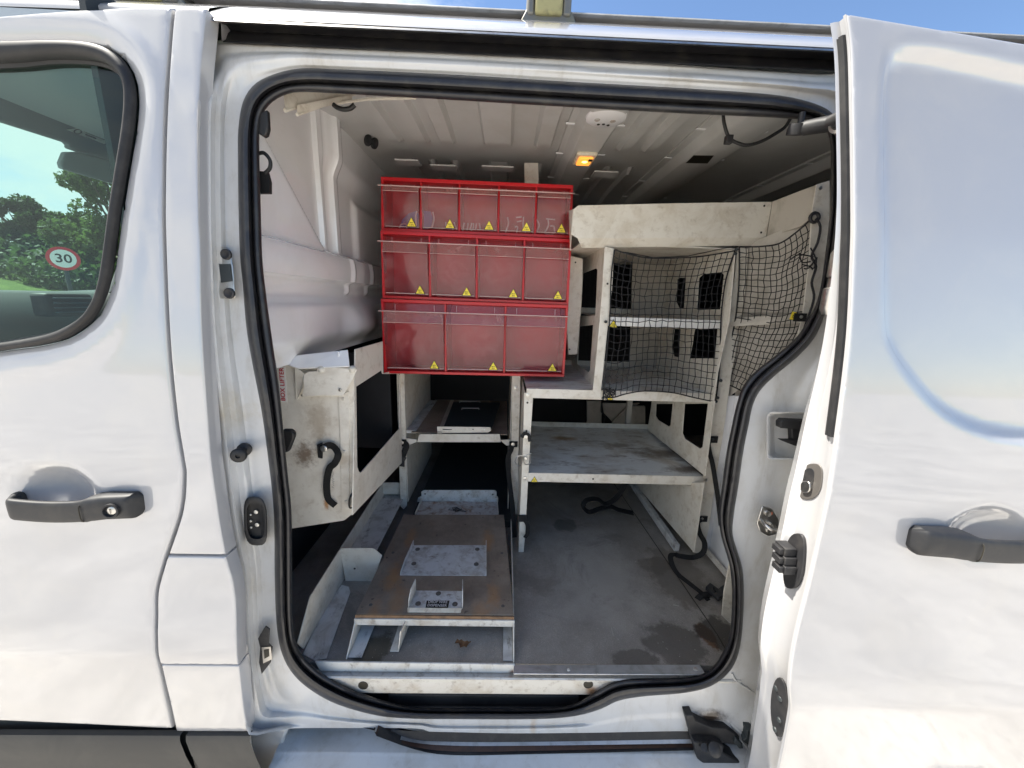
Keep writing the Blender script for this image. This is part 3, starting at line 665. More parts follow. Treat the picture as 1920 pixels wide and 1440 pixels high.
for i, (a, b) in enumerate(bows):
    mb = MB(); rows = []; w = b-a
    for (s, dz) in ((0, 0), (.0, -.006), (.12, -.007), (.2, -.030), (.24, -.034), (.76, -.034), (.80, -.030), (.88, -.007), (1, -.006), (1, 0)):
        rows.append([(a+w*s, y, zc(y)+dz-.001) for y in np.arange(.14, 1.6, .04)])
    mb.grid(rows); bw = obj('roof_bow', mb, 'ceiling', van, smooth=30)
    for yy in (.42, .62, .85, 1.05):
        for xx in (a+w*.04, a+w*.96):
            t = MB(); t.box((xx-.012, yy, zc(yy)-.010), (xx+.012, yy+.006, zc(yy)-.0065)); obj('bow_tab', t, 'inner', bw)
    if i == 0:
        c = P(1136, 222, z=zc(.3)-.036); t = MB(); t.lathe((c.x, c.y, zc(c.y)-.034), (0, 0, -1), [(.048, 0), (.046, .004), (.040, .0065)], 30); bs = obj('bow_boss', t, 'inner', bw, smooth=40)
        for dx, dy in ((-.02, .0), (.018, .004), (-.012, .022), (.012, .024), (0, .02)):
            t = MB(); t.lathe((c.x+dx, c.y+dy, zc(c.y)-.0405), (0, 0, -1), [(.007 if dy < .01 else .004, 0), (.006 if dy < .01 else .003, .0012)], 12); obj('rusty_hole', t, M['rusty'] if dy < .01 else 'ink', bs)
        c = P(1096, 298, z=zc(.5)-.04); lx, ly = c.x, c.y; lz = zc(ly)-.034
        t = MB(); t.box((lx-.030, ly-.042, lz-.010), (lx+.030, ly+.042, lz)); lamp = obj('interior_lamp', t, 'cream', van, bevel=.003)
        lm, nt, bb = newmat('lit_lamp_lens'); bb.inputs['Base Color'].default_value = (.8, .35, .05, 1); bb.inputs['Emission Color'].default_value = (1, .36, .05, 1); bb.inputs['Emission Strength'].default_value = .55
        t = MB(); t.box((lx-.021, ly-.030, lz-.016), (lx+.021, ly+.030, lz-.0102)); obj('lamp_lens', t, lm, lamp, bevel=.003)
        lb, nt, bb = newmat('lamp_bulb_glow'); bb.inputs['Emission Color'].default_value = (1, .55, .12, 1); bb.inputs['Emission Strength'].default_value = 2.2
        t = MB(); t.lathe((lx, ly-.004, lz-.0158), (0, 0, -1), [(.009, 0), (.007, .001), (.002, .0015)], 16); obj('lamp_bulb', t, lb, lamp, smooth=True)
        t = MB(); t.box((lx+.008, ly-.028, lz-.0175), (lx+.02, ly-.012, lz-.0155)); obj('lamp_switch', t, 'cab', lamp, bevel=.001)
    if i == 1:
        c = P(1313, 300, z=zc(.5)-.036); t = MB(); cx_, cy_ = c.x, c.y
        t.prism([(cx_-.035, cy_-.03, zc(cy_)-.0345), (cx_+.022, cy_-.034, zc(cy_)-.0345), (cx_+.036, cy_+.026, zc(cy_)-.0345), (cx_-.03, cy_+.03, zc(cy_)-.0345)], (0, 0, -.0012)); obj('bow_cutout', t, 'ink', bw)
# black cable looping from the roof, with its plug
def px_path(pts, **k): return [P(a, b, **k) for a, b in pts]
def smooth3(pts, n=8): return [Vector(q) for q in resample([np.array(p) for p in pts], max(.001, sum((pts[i+1]-pts[i]).length for i in range(len(pts)-1))/(n*len(pts))), False)]
t = MB(); t.tube(smooth3(px_path([(1356, 213), (1358, 232), (1367, 258), (1385, 269), (1403, 272), (1430, 264), (1455, 250), (1472, 238), (1482, 222)], y=.16)), .0032, 8); cb = obj('roof_cable', t, 'cloth_wire', van, smooth=60)
c = P(1366, 262, y=.16); t = MB(); t.box(c+Vector((-.007, -.006, -.008)), c+Vector((.007, .006, .008))); obj('cable_plug', t, 'black', cb, bevel=.002)
t = MB(); t.tube(smooth3(px_path([(625, 196), (633, 202), (645, 205), (657, 203), (665, 196)], y=.18)), .0045, 8); obj('roof_cable', t, 'cloth_wire', van, smooth=60)
# upper slide arm reaching out to the open door
arm = MB(); a0 = P(1492, 243, y=.03); a1 = P(1555, 232, y=-.0); a2 = P(1592, 215, y=-.04)
arm.tube([a0, a0+(a1-a0)*.3, a1, a2], [.007, .011, .012, .013], 10); arm.lathe(a0, (0, -.3, 1), [(.012, -.008), (.013, 0), (.012, .008)], 16); arm.lathe(P(1500, 236, y=.04), (0, 0, 1), [(.005, -.01), (.005, .02)], 10)
ao = obj('upper_slide_arm', arm, 'black', van, smooth=50)
t = MB(); t.lathe(P(1575, 234, y=-.02), (-1, -.6, 0), [(.013, 0), (.013, .006), (.009, .008), (.005, .004)], 18); obj('arm_roller', t, 'metal', ao, smooth=40)

# bulkhead behind the cab, pressed steel
def g_bulk(y, z):
    s = lambda a, b, v: (lambda t: t*t*(3-2*t))(max(0, min(1, (v-a)/(b-a))))
    g = 0
    g += .036*(1-s(1.490, 1.506, z))                      # step out below the ledge
    g += .004*math.sin(math.pi*max(0, min(1, (1.49-z)/.065)))
    g -= .020*(1-s(1.418, 1.426, z)); g -= .005*(1-s(1.392, 1.396, z)); g += .022*(1-s(1.355, 1.388, z))
    g -= .035*(1-s(1.225, 1.29, z))
    d = (z-(1.74-.85*(y-.10)))*.75                        # diagonal fold in the upper part
    if z > 1.5: g += .022*(1-s(-.012, .012, d))*(1-s(.42, .50, y))
    if z > 1.5:
        for yc, w, h in ((.405, .010, .010), (.475, .016, .014)):
            g += h*s(yc-w-.006, yc-w, y)*(1-s(yc+w, yc+w+.006, y))
        g += .012*s(.60, .63, y)*(1-s(1.0, 1.03, y))*(1-s(1.66, 1.69, z))
        g += .02*s(1.70, 1.76, z)*(s(.4, .45, y))
    else:
        for yc in (.50, .66):
            if z > 1.39: g += .006*s(yc-.014, yc-.010, y)*(1-s(yc+.01, yc+.014, y))
        g += .02*s(.40, .52, y)*(1-s(.60, .74, y))*(1 if z < 1.36 else 0)*math.sin(math.pi*max(0, min(1, (1.36-z)/.12)))
    return XB+g
yv2 = np.arange(.02, 1.62, .0075); zv = np.arange(1.225, 1.86, .0065)
mb = MB(); mb.grid([[(g_bulk(y, z), y, z) for y in (q+(ys(z)-.008)*max(0, 1-(q-.02)/.24) for q in yv2)] for z in zv]); bulk = obj('bulkhead', mb, 'inner', van, smooth=50, flip=False)
for (a, b, r1, r2) in ((633, 499, .006, .012), (655, 505, .004, .008)):
    p = P(a, b, x=XB+.031); t = MB(); ring = [(p.x+.0012, p.y+r1*math.cos(k*math.pi/8), p.z+r2*math.sin(k*math.pi/8)) for k in range(16)]; t.prism(ring, (.0006, 0, 0)); obj('bulkhead_hole', t, 'ink', bulk, fix=True)
for pts in (((515, 488), (560, 437)), ((500, 460), (520, 420)), ((566, 476), (572, 452))):
    pass
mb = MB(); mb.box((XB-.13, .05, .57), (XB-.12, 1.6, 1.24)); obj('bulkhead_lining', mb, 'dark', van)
mb = MB(); mb.box((-.6, 1.585, .57), (1.66, 1.6, 1.9)); obj('far_wall_shade_lining', mb, 'dark', van)  # panel added dark, the far side's shade is put into its colour
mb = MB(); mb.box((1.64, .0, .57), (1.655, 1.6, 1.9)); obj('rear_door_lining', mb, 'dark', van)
mb = MB(); mb.box((.80, .06, .55), (1.66, .07, 1.74)); mb.box((.74, .02, .55), (.80, .03, .80)); obj('rear_quarter_lining', mb, 'rack_dark', van)
# side pillar lining right of the opening, seen past the rack
plate('pillar_lining', 'inner', van, [(1340, 742), (1420, 742), (1420, 1075), (1350, 1075), (1320, 1040)], x=.72, t=.004)
# roof rail pieces at the top left and the little fixtures on the bulkhead
t = MB(); a = P(532, 182, y=.10); b = P(534, 207, y=.10); c = P(648, 178, y=.26); d = P(640, 172, y=.26)
t.prism([a, b, c, d], (0, .003, .02)); obj('header_bracket', t, 'rack', van, bevel=.001, fix=True)
t = MB(); t.tube([P(534, 207, y=.10), P(575, 195, y=.16), P(665, 176, y=.28)], .0035, 6); t.tube([P(557, 215, y=.12), P(610, 196, y=.2), P(690, 186, y=.28), P(780, 184, y=.3)], .003, 6)
t.prism([P(557, 200, y=.12), P(557, 214, y=.12), P(660, 187, y=.26), P(660, 180, y=.26)], (0, .002, .004)); obj('header_bracket', t, 'rack', van, smooth=50)
def bobbin(p, ax, k=1.):
    t = MB(); t.lathe(p, ax, [(.010*k, -.013*k), (.0125*k, -.011*k), (.0125*k, -.008*k), (.006*k, -.004*k), (.006*k, .004*k), (.0125*k, .008*k), (.0125*k, .011*k), (.010*k, .013*k)], 20); return t
obj('rubber_buffer', bobbin(P(696, 266, x=-.415), (.6, 1, 0), 1.25), 'rubber_trim', van, smooth=50)
# floor, sill, step well
XF0, XF1 = -.64, 1.64
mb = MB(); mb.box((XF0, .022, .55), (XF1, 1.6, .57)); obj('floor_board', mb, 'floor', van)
p1 = P(1150, 905, z=.5705); p2 = P(1345, 1190, z=.5705); p3 = P(1385, 1260, z=.5705); t = MB(); t.ribbon([p1, p2, p3], .0012, (0, 0, 1), .0004); obj('floor_joint', t, 'ink', van)
sl = plate('floor_edge_strip', 'alu', van, [(963, 1246), (1312, 1246), (1324, 1265), (963, 1263)], z=.5725, t=.003)
for a in (1066, 1304): screw(sl, P(a, 1255, z=.5725), (0, 0, 1), .0045, 'rusty')
def zy(py, y): return P(960, py, y=y).z
mb = MB(); rows = []; zA = zy(1266, -.0); 
for (y, z) in ((.03, .5495), (.004, .549), (.000, .547), (-.001, zy(1270, 0)), (-.004, zy(1273, -.002)), (-.002, zy(1276, -.002)), (0, zy(1278, 0)), (.001, zy(1301, 0)), (.004, zy(1303, .002)), (.03, zy(1303, .002)-.002)):
    rows.append([(x, y, z) for x in np.linspace(-.42, .56, 30)])
mb.grid(rows); sill = obj('sill', mb, 'sill', van, smooth=35)
for a, b in ((681, 1285), (1103, 1283)):
    p = P(a, b, y=0); t = MB(); t.lathe(p, (0, -1, 0), [(.011, -.0), (.011, .0010), (.0095, .0012), (.009, .0004)], 26); obj('drain_hole', t, 'ink', sill)
mb = MB(); zt = zy(1304, .012); zb = zy(1326, .01); mb.box((P(727, 1310, y=.01).x, .012, zb-.004), (P(1087, 1310, y=.01).x, .04, zt)); mb.box((P(727, 1310, y=.01).x, .004, zb-.004), (P(1087, 1310, y=.01).x, .012, zb+.004)); obj('step_tread', mb, 'rubber_trim', van, bevel=.003)
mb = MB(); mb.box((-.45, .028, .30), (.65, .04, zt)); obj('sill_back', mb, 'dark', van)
# step well under the lip
mb = MB(); rows = []
for (y, z) in ((.05, .43), (.045, .372), (.035, .368), (-.02, .366), (-.024, .364), (-.028, .360), (-.12, .354), (-.14, .30)):
    rows.append([(x, y, z+.0015*math.sin(x*9+y*30)) for x in np.linspace(P(528, 1400, y=0).x, 1.0, 60)])
mb.grid(rows); well = obj('step_well', mb, 'jamb', van, smooth=50, flip=False)
plate('well_end', 'jamb', van, [(466, 1376), (541, 1366), (533, 1385), (524, 1440), (515, 1520), (490, 1520), (477, 1440)], y=-.006, t=.03, bevel=.006)
def track(name, pts, r, m, y, flat=1):
    t = MB(); t.tube(smooth3(px_path(pts, y=y), 10), r, 8); return obj(name, t, m, van, smooth=60)
mb = MB()
def band(name, up_, dn, m, y, dy=.01):
    t = MB(); A = smooth3(px_path(up_, y=y), 6); B = smooth3(px_path(dn, y=y-dy), 6); n = 60
    def samp(L): 
        d = np.cumsum([0]+[(L[i+1]-L[i]).length for i in range(len(L)-1)]); return [Vector([np.interp(d[-1]*k/n, d, [q[j] for q in L]) for j in range(3)]) for k in range(n+1)]
    A, B = samp(A), samp(B); t.grid([A, B, [q+Vector((0, .02, -.002)) for q in B]]); return obj(name, t, m, van, smooth=50)
band('slide_rail', [(680, 1364), (760, 1370), (850, 1373), (1000, 1375), (1300, 1371)], [(700, 1369), (765, 1386), (850, 1391), (1000, 1391), (1300, 1386)], 'black', -.004, .006)
band('slide_rail', [(700, 1369), (765, 1386), (850, 1391), (1000, 1391), (1300, 1386)], [(702, 1372), (768, 1391), (850, 1398), (1000, 1398), (1300, 1394)], 'alu', -.010, .006)
band('slide_rail', [(702, 1372), (768, 1391), (850, 1398), (1000, 1398), (1300, 1394)], [(704, 1376), (775, 1400), (850, 1409), (1000, 1408), (1300, 1401)], 'rust', -.014, .008)
band('slide_rail', [(704, 1376), (775, 1400), (850, 1409), (1000, 1408), (1300, 1401)], [(706, 1380), (780, 1406), (850, 1416), (1000, 1414), (1300, 1407)], 'black', -.020, .006)

# fixtures on the left pillar
def on(px, py, h=0): return PS(px, py, lambda z: ys(z)-.012-h)
def cvs(l, h): return [on(a, b, h) for a, b in l]
t = MB(); t.prism(cvs([(405, 463), (425, 463), (434, 470), (436, 492), (438, 500), (440, 530), (441, 545), (443, 556), (440, 560), (414, 560), (411, 545)], .002), (0, -.002, 0))
st = obj('striker_plate', t, 'metal', van, bevel=.001, fix=True)
t = MB(); t.prism(cvs([(411, 495), (432, 495), (436, 527), (415, 530)], .0045), (0, -.0008, 0)); obj('striker_slot', t, 'cab', st, fix=True)
for a, b in ((425, 477), (431, 550)):
    t = MB(); t.lathe(on(a, b, .004), (0, -1, 0), [(.0095, 0), (.009, .003), (.007, .004), (.003, .0025)], 18); obj('striker_screw', t, 'black', st, smooth=40)
bp = on(459, 842, .0); t = MB(); t.lathe(bp, (.3, -1, 0), [(.0125, 0), (.0125, .005), (.006, .008), (.005, .025), (.013, .027), (.0135, .031), (.011, .034), (.004, .035), (.003, .032)], 22); obj('door_stop_buffer', t, 'rubber_trim', van, smooth=50)
def rounded(c, w, h, n=24, p=3.2, slant=0):
    return [(c[0]+w*math.copysign(abs(math.cos(t))**(2/p), math.cos(t))+slant*math.sin(t), c[1]+h*math.copysign(abs(math.sin(t))**(2/p), math.sin(t))) for t in (2*math.pi*k/n for k in range(n))]
def cup(name, parent, ctr, w, h, depth, m, hh=0, slant=0):
    rows = [[on(a, b, hh+e) for a, b in rounded(ctr, w*s, h*s, slant=slant*s)] for s, e in ((1, 0), (1, depth), (.92, depth+.002), (.74, depth+.001), (.68, depth-.006), (.3, depth-.008), (.01, depth-.008))]
    t = MB(); t.grid(rows, True); return obj(name, t, m, parent, smooth=50, fix=True)
cp = cup('contact_housing', van, (479, 977), 22, 46, .012, 'rubber_trim', 0, 3)
for a, b, w in ((480, 960, 4), (482, 984, 4), (470, 965, 1.8), (470, 977, 2.4), (471, 989, 2.2)):
    t = MB(); q = on(a, b, .0075); t.lathe(q, (0, -1, 0), [(w*.0010, -.001), (w*.0010, .001), (w*.0006, .0014)], 12); obj('contact', t, 'bolt', cp)
t = MB(); t.prism(cvs([(499, 1172), (507, 1178), (505, 1205), (512, 1212), (509, 1240), (492, 1262), (487, 1240), (489, 1212), (485, 1195)], .004), (0, -.003, 0)); ls = obj('lower_striker', t, 'black', van, bevel=.001, fix=True)
t = MB(); t.prism(cvs([(491, 1213), (508, 1212), (511, 1235), (494, 1243)], .0075), (0, -.001, 0)); obj('striker_slot', t, 'metal', ls, fix=True)
t = MB(); t.prism(cvs([(495, 1218), (504, 1217), (505, 1230), (496, 1235)], .0086), (0, -.0006, 0)); obj('striker_slot', t, 'ink', ls, fix=True)
# pull tag hanging inside at the upper left, and black stops on the inner edge
t = MB(); t.tube(smooth3([P(484, 288, y=.07), P(495, 287, y=.07), P(506, 300, y=.07), P(506, 315, y=.07), P(497, 325, y=.07)], 6), .0032, 8)
t.prism([P(480, 320, y=.07), P(500, 322, y=.07), P(505, 340, y=.07), P(505, 362, y=.07), (P(480, 362, y=.07))], (0, .008, 0)); obj('rubber_tag', t, 'rubber_trim', van, smooth=40, fix=True)
plate('seat_belt_bung', 'rubber_trim', van, [(484, 212), (500, 205), (502, 240), (499, 252), (493, 256), (484, 250)], y=.055, t=.01, bevel=.002)
plate('rubber_stop', 'rubber_trim', van, [(528, 806), (543, 806), (551, 813), (551, 820), (540, 848), (530, 850)], y=.05, t=.012, bevel=.004)

# fixtures on the right pillar
def onr(px, py, h=0): return PS(px, py, lambda z: ys(z)-.022-h)
rc = rpx(1437, 772, 1560, 862, 10)
rows = []
for s, e in ((1, .004), (.985, .008), (.93, .006), (.88, -.018), (.5, -.028), (.01, -.028)):
    c = (1500, 818); rows.append([onr(c[0]+(a-c[0])*s, c[1]+(b-c[1])*s, e) for a, b in rc])
t = MB(); t.grid(rows, True); pr = obj('pillar_recess', t, 'jamb', van, smooth=50, fix=True)
t = MB(); t.prism([onr(a, b, .014) for a, b in ((1464, 792), (1470, 787), (1530, 790), (1530, 808), (1464, 803))], (0, .014, 0)); t.prism([onr(a, b, .010) for a, b in ((1485, 803), (1530, 803), (1530, 828), (1486, 828))], (0, .012, 0)); t.prism([onr(a, b, .014) for a, b in ((1465, 826), (1530, 826), (1530, 842), (1490, 836))], (0, .012, 0))
obj('hold_open_catch', t, 'rubber_trim', pr, bevel=.001, fix=True)
t = MB(); t.prism([onr(a, b, .002) for a, b in ((1428, 948), (1446, 953), (1458, 972), (1460, 988), (1453, 1001), (1440, 1004), (1424, 996), (1418, 980))], (0, -.0025, 0)); ps = obj('striker_plate', t, 'metal', van, bevel=.001, fix=True)
for a, b in ((1439, 962), (1442, 994)):
    t = MB(); t.lathe(onr(a, b, .0045), (0, -1, 0), [(.0065, 0), (.006, .003), (.003, .0015)], 14); obj('striker_screw', t, 'metal', ps, smooth=40)
    t = MB(); t.lathe(onr(a+6, b+1, .0046), (0, -1, 0), [(.004, 0), (.003, .0004)], 9); obj('paint_mark', t, 'orange', ps)
t = MB(); q1, q2 = onr(1428, 975, .004), onr(1448, 983, .004); o_ = Vector((-.006, -.022, 0)); t.tube([q1, q1+o_*.8, q1*.7+q2*.3+o_*1.1, q1*.3+q2*.7+o_*1.1, q2+o_*.8, q2], .0038, 10); obj('striker_loop', t, 'metal', ps, smooth=60)
# seams of the frame at the lower right
for pts in ([(1372, 1262), (1380, 1276), (1398, 1288), (1420, 1303), (1424, 1310), (1412, 1338), (1400, 1358), (1397, 1377)],):
    t = MB(); t.tube(smooth3([PS(a, b, lambda z: ys(z)-.001) for a, b in pts], 5), .0026, 8); obj('frame_seam', t, 'jamb', van, smooth=60)
# roller bracket of the lower slide arm
def Pz(a, b, y): return P(a, b, y=y)
t = MB(); t.prism([Pz(a, b, -.02) for a, b in ((1286, 1342), (1300, 1341), (1304, 1352), (1335, 1365), (1362, 1366), (1385, 1380), (1395, 1392), (1390, 1400), (1370, 1396), (1340, 1392), (1300, 1392), (1294, 1375))], (0, .03, 0))
ra = obj('lower_slide_arm', t, 'rubber_trim', van, bevel=.002, fix=True)
t = MB(); t.prism([Pz(a, b, -.035) for a, b in ((1300, 1392), (1345, 1394), (1358, 1400), (1356, 1412), (1420, 1450), (1340, 1450), (1308, 1424))], (0, .03, 0)); obj('arm_plate', t, 'black', ra, bevel=.003, fix=True)
t = MB(); t.lathe(P(1338, 1404, y=-.05), (0, -.7, .7), [(.014, -.004), (.014, .006), (.007, .010)], 16); t.lathe(P(1318, 1400, y=-.045), (0, -.7, .7), [(.008, -.004), (.008, .006)], 6); obj('arm_roller', t, 'black', ra, smooth=40)
t = MB(); t.prism([Pz(a, b, -.025) for a, b in ((1392, 1390), (1400, 1384), (1402, 1370), (1412, 1367), (1416, 1372), (1412, 1398), (1398, 1400))], (0, .02, 0)); t.prism([Pz(a, b, -.026) for a, b in ((1380, 1384), (1392, 1396), (1394, 1404), (1386, 1404), (1376, 1392))], (0, .02, 0)); obj('arm_hook', t, 'cab', ra, bevel=.001, fix=True)

# ---------------------------------------------------------------- open sliding door
dl = [(1588, 24), (1596, 90), (1599, 200), (1601, 330), (1600, 480), (1592, 640), (1571, 813), (1548, 960), (1521, 1080), (1493, 1193), (1481, 1277), (1482, 1337), (1472, 1392), (1462, 1440), (1450, 1500), (1425, 1600)]
dlx = resample([np.array(q) for q in xz(dl, fd)], .008, False)
tp = xz([(1588, 24), (1700, 43), (1920, 80), (2100, 113)], fd)
outl = [(2.0, tp[3][1]), (2.0, .28)]+[tuple(q) for q in dlx[::-1]]+tp[1:3]
outl[0] = (1.75, tp[3][1]); outl[1] = (1.75, .28)
rec = [(1662, 130), (1672, 100), (1700, 88), (1760, 92), (1920, 125), (2100, 165), (2300, 210), (2300, 850), (2000, 833), (1920, 828), (1860, 818), (1800, 795), (1750, 760), (1700, 700), (1670, 650), (1660, 600), (1659, 400), (1657, 200)]
rp = np.array(resample([np.array(q) for q in xz(rec, fd)], .02))
h2 = PS(1850, 1008, fd)
def fslide(u, v, d):
    pt = np.stack([u, v], 1)
    dd = dist_poly(pt, rp); sgn = np.where(inside(pt, rp), 1, -1); t = np.clip((sgn*dd+.004)/.020, 0, 1)
    return (u, door_y(u, v, h2.x, h2.z+.004, fd)+.013*t*t*(3-2*t)+d, v)
sdo = obj('sliding_door', sheet([outl], fslide, .006, .0095, .004), 'paint', van, smooth=60)
L = [q for q in dlx]
rows = [[(q[0]+.0005, fd(q[1])+.002, q[1]) for q in L]]
esc = smooth_table([(.2, 1), (1.08, 1), (1.2, .85), (1.33, .60), (1.45, .42), (1.55, .32), (1.9, .30)], 12)
for dx, dy in ((.000, .006), (.004, .012), (.004, .052), (-.002, .058), (-.006, .066), (.006, .090), (.03, .094)):
    rows.append([(q[0]+dx, fd(q[1])+(dy if dy < .01 else max(.008, dy*esc(q[1]))), q[1]) for q in L])
t = MB(); t.grid(rows); obj('door_edge', t, 'paint', sdo, smooth=50, flip=True)
rows = [[(x, fd(z)+.094*esc(z)-.002, z) for x in np.linspace(.64, 1.75, 4)] for z in np.linspace(.28, 1.74, 20)]
t = MB(); t.grid(rows); obj('door_inner_panel', t, 'jamb', sdo, smooth=50)
# black rubber running down the edge
rows = []
zt_ = PS(1590, 46, fd).z; zb2 = PS(1565, 828, fd).z
Ls = [q for q in L if zb2 < q[1] < zt_]
for dx, dy in ((-.0005, .007), (-.006, .009), (-.0075, .014), (-.0045, .016), (-.0065, .018), (-.0045, .022), (.001, .024)): rows.append([(q[0]+.004+dx, fd(q[1])+dy, q[1]) for q in Ls])
t = MB(); t.grid(rows); obj('edge_rubber', t, 'rubber_trim', sdo, smooth=40, flip=True)
def xe(px, py):  # point on the door's leading edge face
    p = P(px, py, x=.51)
    for _ in range(8):
        x = float(np.interp(p.z, [q[1] for q in L][::-1], [q[0] for q in L][::-1]))+.004; p = P(px, py, x=x)
    return p
def edge_plate(name, ctr, w, h, m, t_=.004, off=0, parent=sdo, p=2.6, slant=0):
    c = rounded(ctr, w, h, 28, p, slant); pts = [xe(a, b)+Vector((-off, 0, 0)) for a, b in c]
    t = MB(); t.prism(pts, (-t_, 0, 0)); return obj(name, t, m, parent, bevel=.001, fix=True)
lr = edge_plate('latch_ring', (1521, 903), 22, 34, 'washer', .002, slant=-6)
edge_plate('latch_hollow', (1516, 900), 12, 22, 'black', .0008, .0022, lr, slant=-5)
edge_plate('latch_pawl', (1517, 913), 9, 11, 'metal', .004, .003, lr)
edge_plate('edge_screw', (1511, 839), 5, 9, 'bolt', .002)
cb2 = edge_plate('contact_plug', (1493, 1052), 19, 52, 'black', .005, slant=-6)
for k in range(3):
    q = xe(1489, 1028+k*17)+Vector((-.006, 0, 0)); t = MB(); t.box(q+Vector((-.020, -.013, -.0072)), q+Vector((0, .012, .0070))); t.box(q+Vector((-.027, -.010, -.006)), q+Vector((-.020, .009, .0045))); obj('plug_block', t, 'black', cb2, bevel=.0008)
lp = edge_plate('edge_striker', (1464, 1326), 16, 56, 'black', .004, 0, sdo, 2.0, 0)
for a, b in ((1460, 1290), (1468, 1310), (1466, 1350), (1458, 1368)):
    q = xe(a, b)+Vector((-.005, 0, 0)); t = MB(); t.lathe(q, (-1, 0, 0), [(.005, 0), (.004, .002), (.002, .002)], 10); obj('edge_screw', t, 'cab', lp)
# grey hold-open catch seen in the gap beside the seal
t = MB(); q = P(1567, 500, y=-.03); t.lathe(P(1566, 528, y=-.03), (0, 0, 1), [(.009, -.055), (.014, -.045), (.014, -.012), (.010, -.010), (.010, .006), (.013, .008), (.014, .045), (.009, .055)], 14); obj('gap_catch', t, 'metal', sdo, smooth=40)
handle(sdo, None, 1700, 1964, 1005, fd, -1, False)

# ================================================================== surroundings
gm, nt, b = newmat('pale_concrete_yard'); pos = pos_node(nt)
c = mixc(nt, mrange(nt, noise(nt, pos, 1.1, 9, .75), .38, .62), (.42, .39, .35), (.68, .64, .585)); c = mixc(nt, mrange(nt, noise(nt, pos, 28, 5, .75), .45, .7, 0, .6), c, (.36, .33, .29))
nt.links.new(c, b.inputs['Base Color']); b.inputs['Roughness'].default_value = .9; bump(nt, b, noise(nt, pos, 40, 6, .8), .6, .01)
mb = MB(); mb.add([(-300, -300, 0), (300, -300, 0), (300, 300, 0), (-300, 300, 0)], [(0, 1, 2, 3)]); tag(obj('ground', mb, gm), None, None, kind='structure')
gr, nt, b = newmat('sunlit_grass'); pos = pos_node(nt)
c = mixc(nt, mrange(nt, noise(nt, pos, 1.2, 8, .7), .35, .7), (.10, .17, .025), (.17, .25, .04)); nt.links.new(c, b.inputs['Base Color']); b.inputs['Roughness'].default_value = .9
bump(nt, b, noise(nt, pos, 14, 6, .8), 1, .08)
mb = MB(); rows = []
for j in range(24):
    v = j/23; row = []
    for i in range(50):
        a = R(88+62*i/49); rr = 6.5+34*v; row.append((rr*math.cos(a), rr*math.sin(a), .004+1.9*min(1, v*2.2)**.8*(1+.08*math.sin(i*.7+j))-.004*(v == 0)))
    rows.append(row)
mb.grid(rows); tag(obj('grass_bank', mb, gr, smooth=True, flip=True), None, None, kind='structure')
# trees beyond the bank
lm = []
for k, (c1, c2) in enumerate((((.022, .050, .012), (.060, .105, .028)), ((.034, .068, .014), (.085, .135, .034)), ((.016, .038, .011), (.042, .075, .022)))):
    m, nt, b = newmat('tree_leaves'); oi = nt.nodes.new('ShaderNodeNewGeometry'); nt.links.new(mixc(nt, oi.outputs['Random Per Island'], c1, c2), b.inputs['Base Color']); b.inputs['Roughness'].default_value = .6
    b.inputs['Subsurface Weight'].default_value = 0; tl = nt.nodes.new('ShaderNodeBsdfTranslucent'); tl.inputs[0].default_value = col(tuple(min(1, q*1.6) for q in c2)); mx = nt.nodes.new('ShaderNodeMixShader'); mx.inputs[0].default_value = .35
    nt.links.new(b.outputs[0], mx.inputs[1]); nt.links.new(tl.outputs[0], mx.inputs[2]); nt.links.new(mx.outputs[0], nt.nodes['Material Output'].inputs[0]); lm.append(m)
bark = mat('tree_bark', (.09, .07, .05), .9, dirt=((.04, .03, .025), .7, 12))
def tree(px, py_top, Y, w, label, k, n=3600, seed=0):
    rg = np.random.RandomState(seed+11); top = P(px, py_top, y=Y); base = Vector((top.x, top.y, 0)); hgt = top.z
    t = thing('tree', label, 'tree', base, 'trees beyond the grass bank')
    tr = MB(); tr.tube([base, base+Vector((.1, .05, hgt*.35)), base+Vector((0, .1, hgt*.7)), base+Vector((.05, 0, hgt*.92))], [.16, .13, .07, .02], 9)
    cl = []
    for i in range(60):
        a = rg.uniform(0, 6.28); z = rg.uniform(.25, .96); rr = w*rg.uniform(.15, 1)*math.sin(math.pi*min(1, max(.12, (z-.18)/.9)))**.7
        c = base+Vector((rr*math.cos(a), rr*math.sin(a), z*hgt)); cl.append((c, rg.uniform(.20, .42)*w*.8))
        tr.tube([base+Vector((0, .05, hgt*max(.2, z-.25))), (base+Vector((0, .05, hgt*max(.2, z-.25))))*.4+c*.6, c], [.03, .018, .006], 5)
    obj('trunk', tr, bark, t, smooth=True)
    vs = []; fs = []; per = 5*n//len(cl)
    for c, r_ in cl:
        d = rg.normal(size=(per, 3)); d /= np.linalg.norm(d, axis=1)[:, None]; d *= r_*rg.uniform(.3, 1, size=(per, 1))**.5; d[:, 2] *= .95
        q = np.array(c)+d; a = rg.normal(size=(per, 3)); a /= np.linalg.norm(a, axis=1)[:, None]; bb = np.cross(a, rg.normal(size=(per, 3))); bb /= np.linalg.norm(bb, axis=1)[:, None]
        s = rg.uniform(.035, .085, size=(per, 1)); A = q-a*s; B = q+bb*s*.6; C_ = q+a*s; D = q-bb*s*.6
        o = len(vs); vs += list(map(tuple, np.stack([A, B, C_, D], 1).reshape(-1, 3))); fs += [(o+4*i, o+4*i+1, o+4*i+2, o+4*i+3) for i in range(per)]
    mb = MB(); mb.v = vs; mb.f = fs; mb.m = [0]*len(fs); obj('crown', mb, lm[k], t)
tree(30, 372, 13, 1.25, 'dark bushy tree seen through the cab window left of the speed sign', 2, seed=2)
tree(100, 398, 15, 1.0, 'small tree directly behind the round speed limit sign', 1, seed=3)
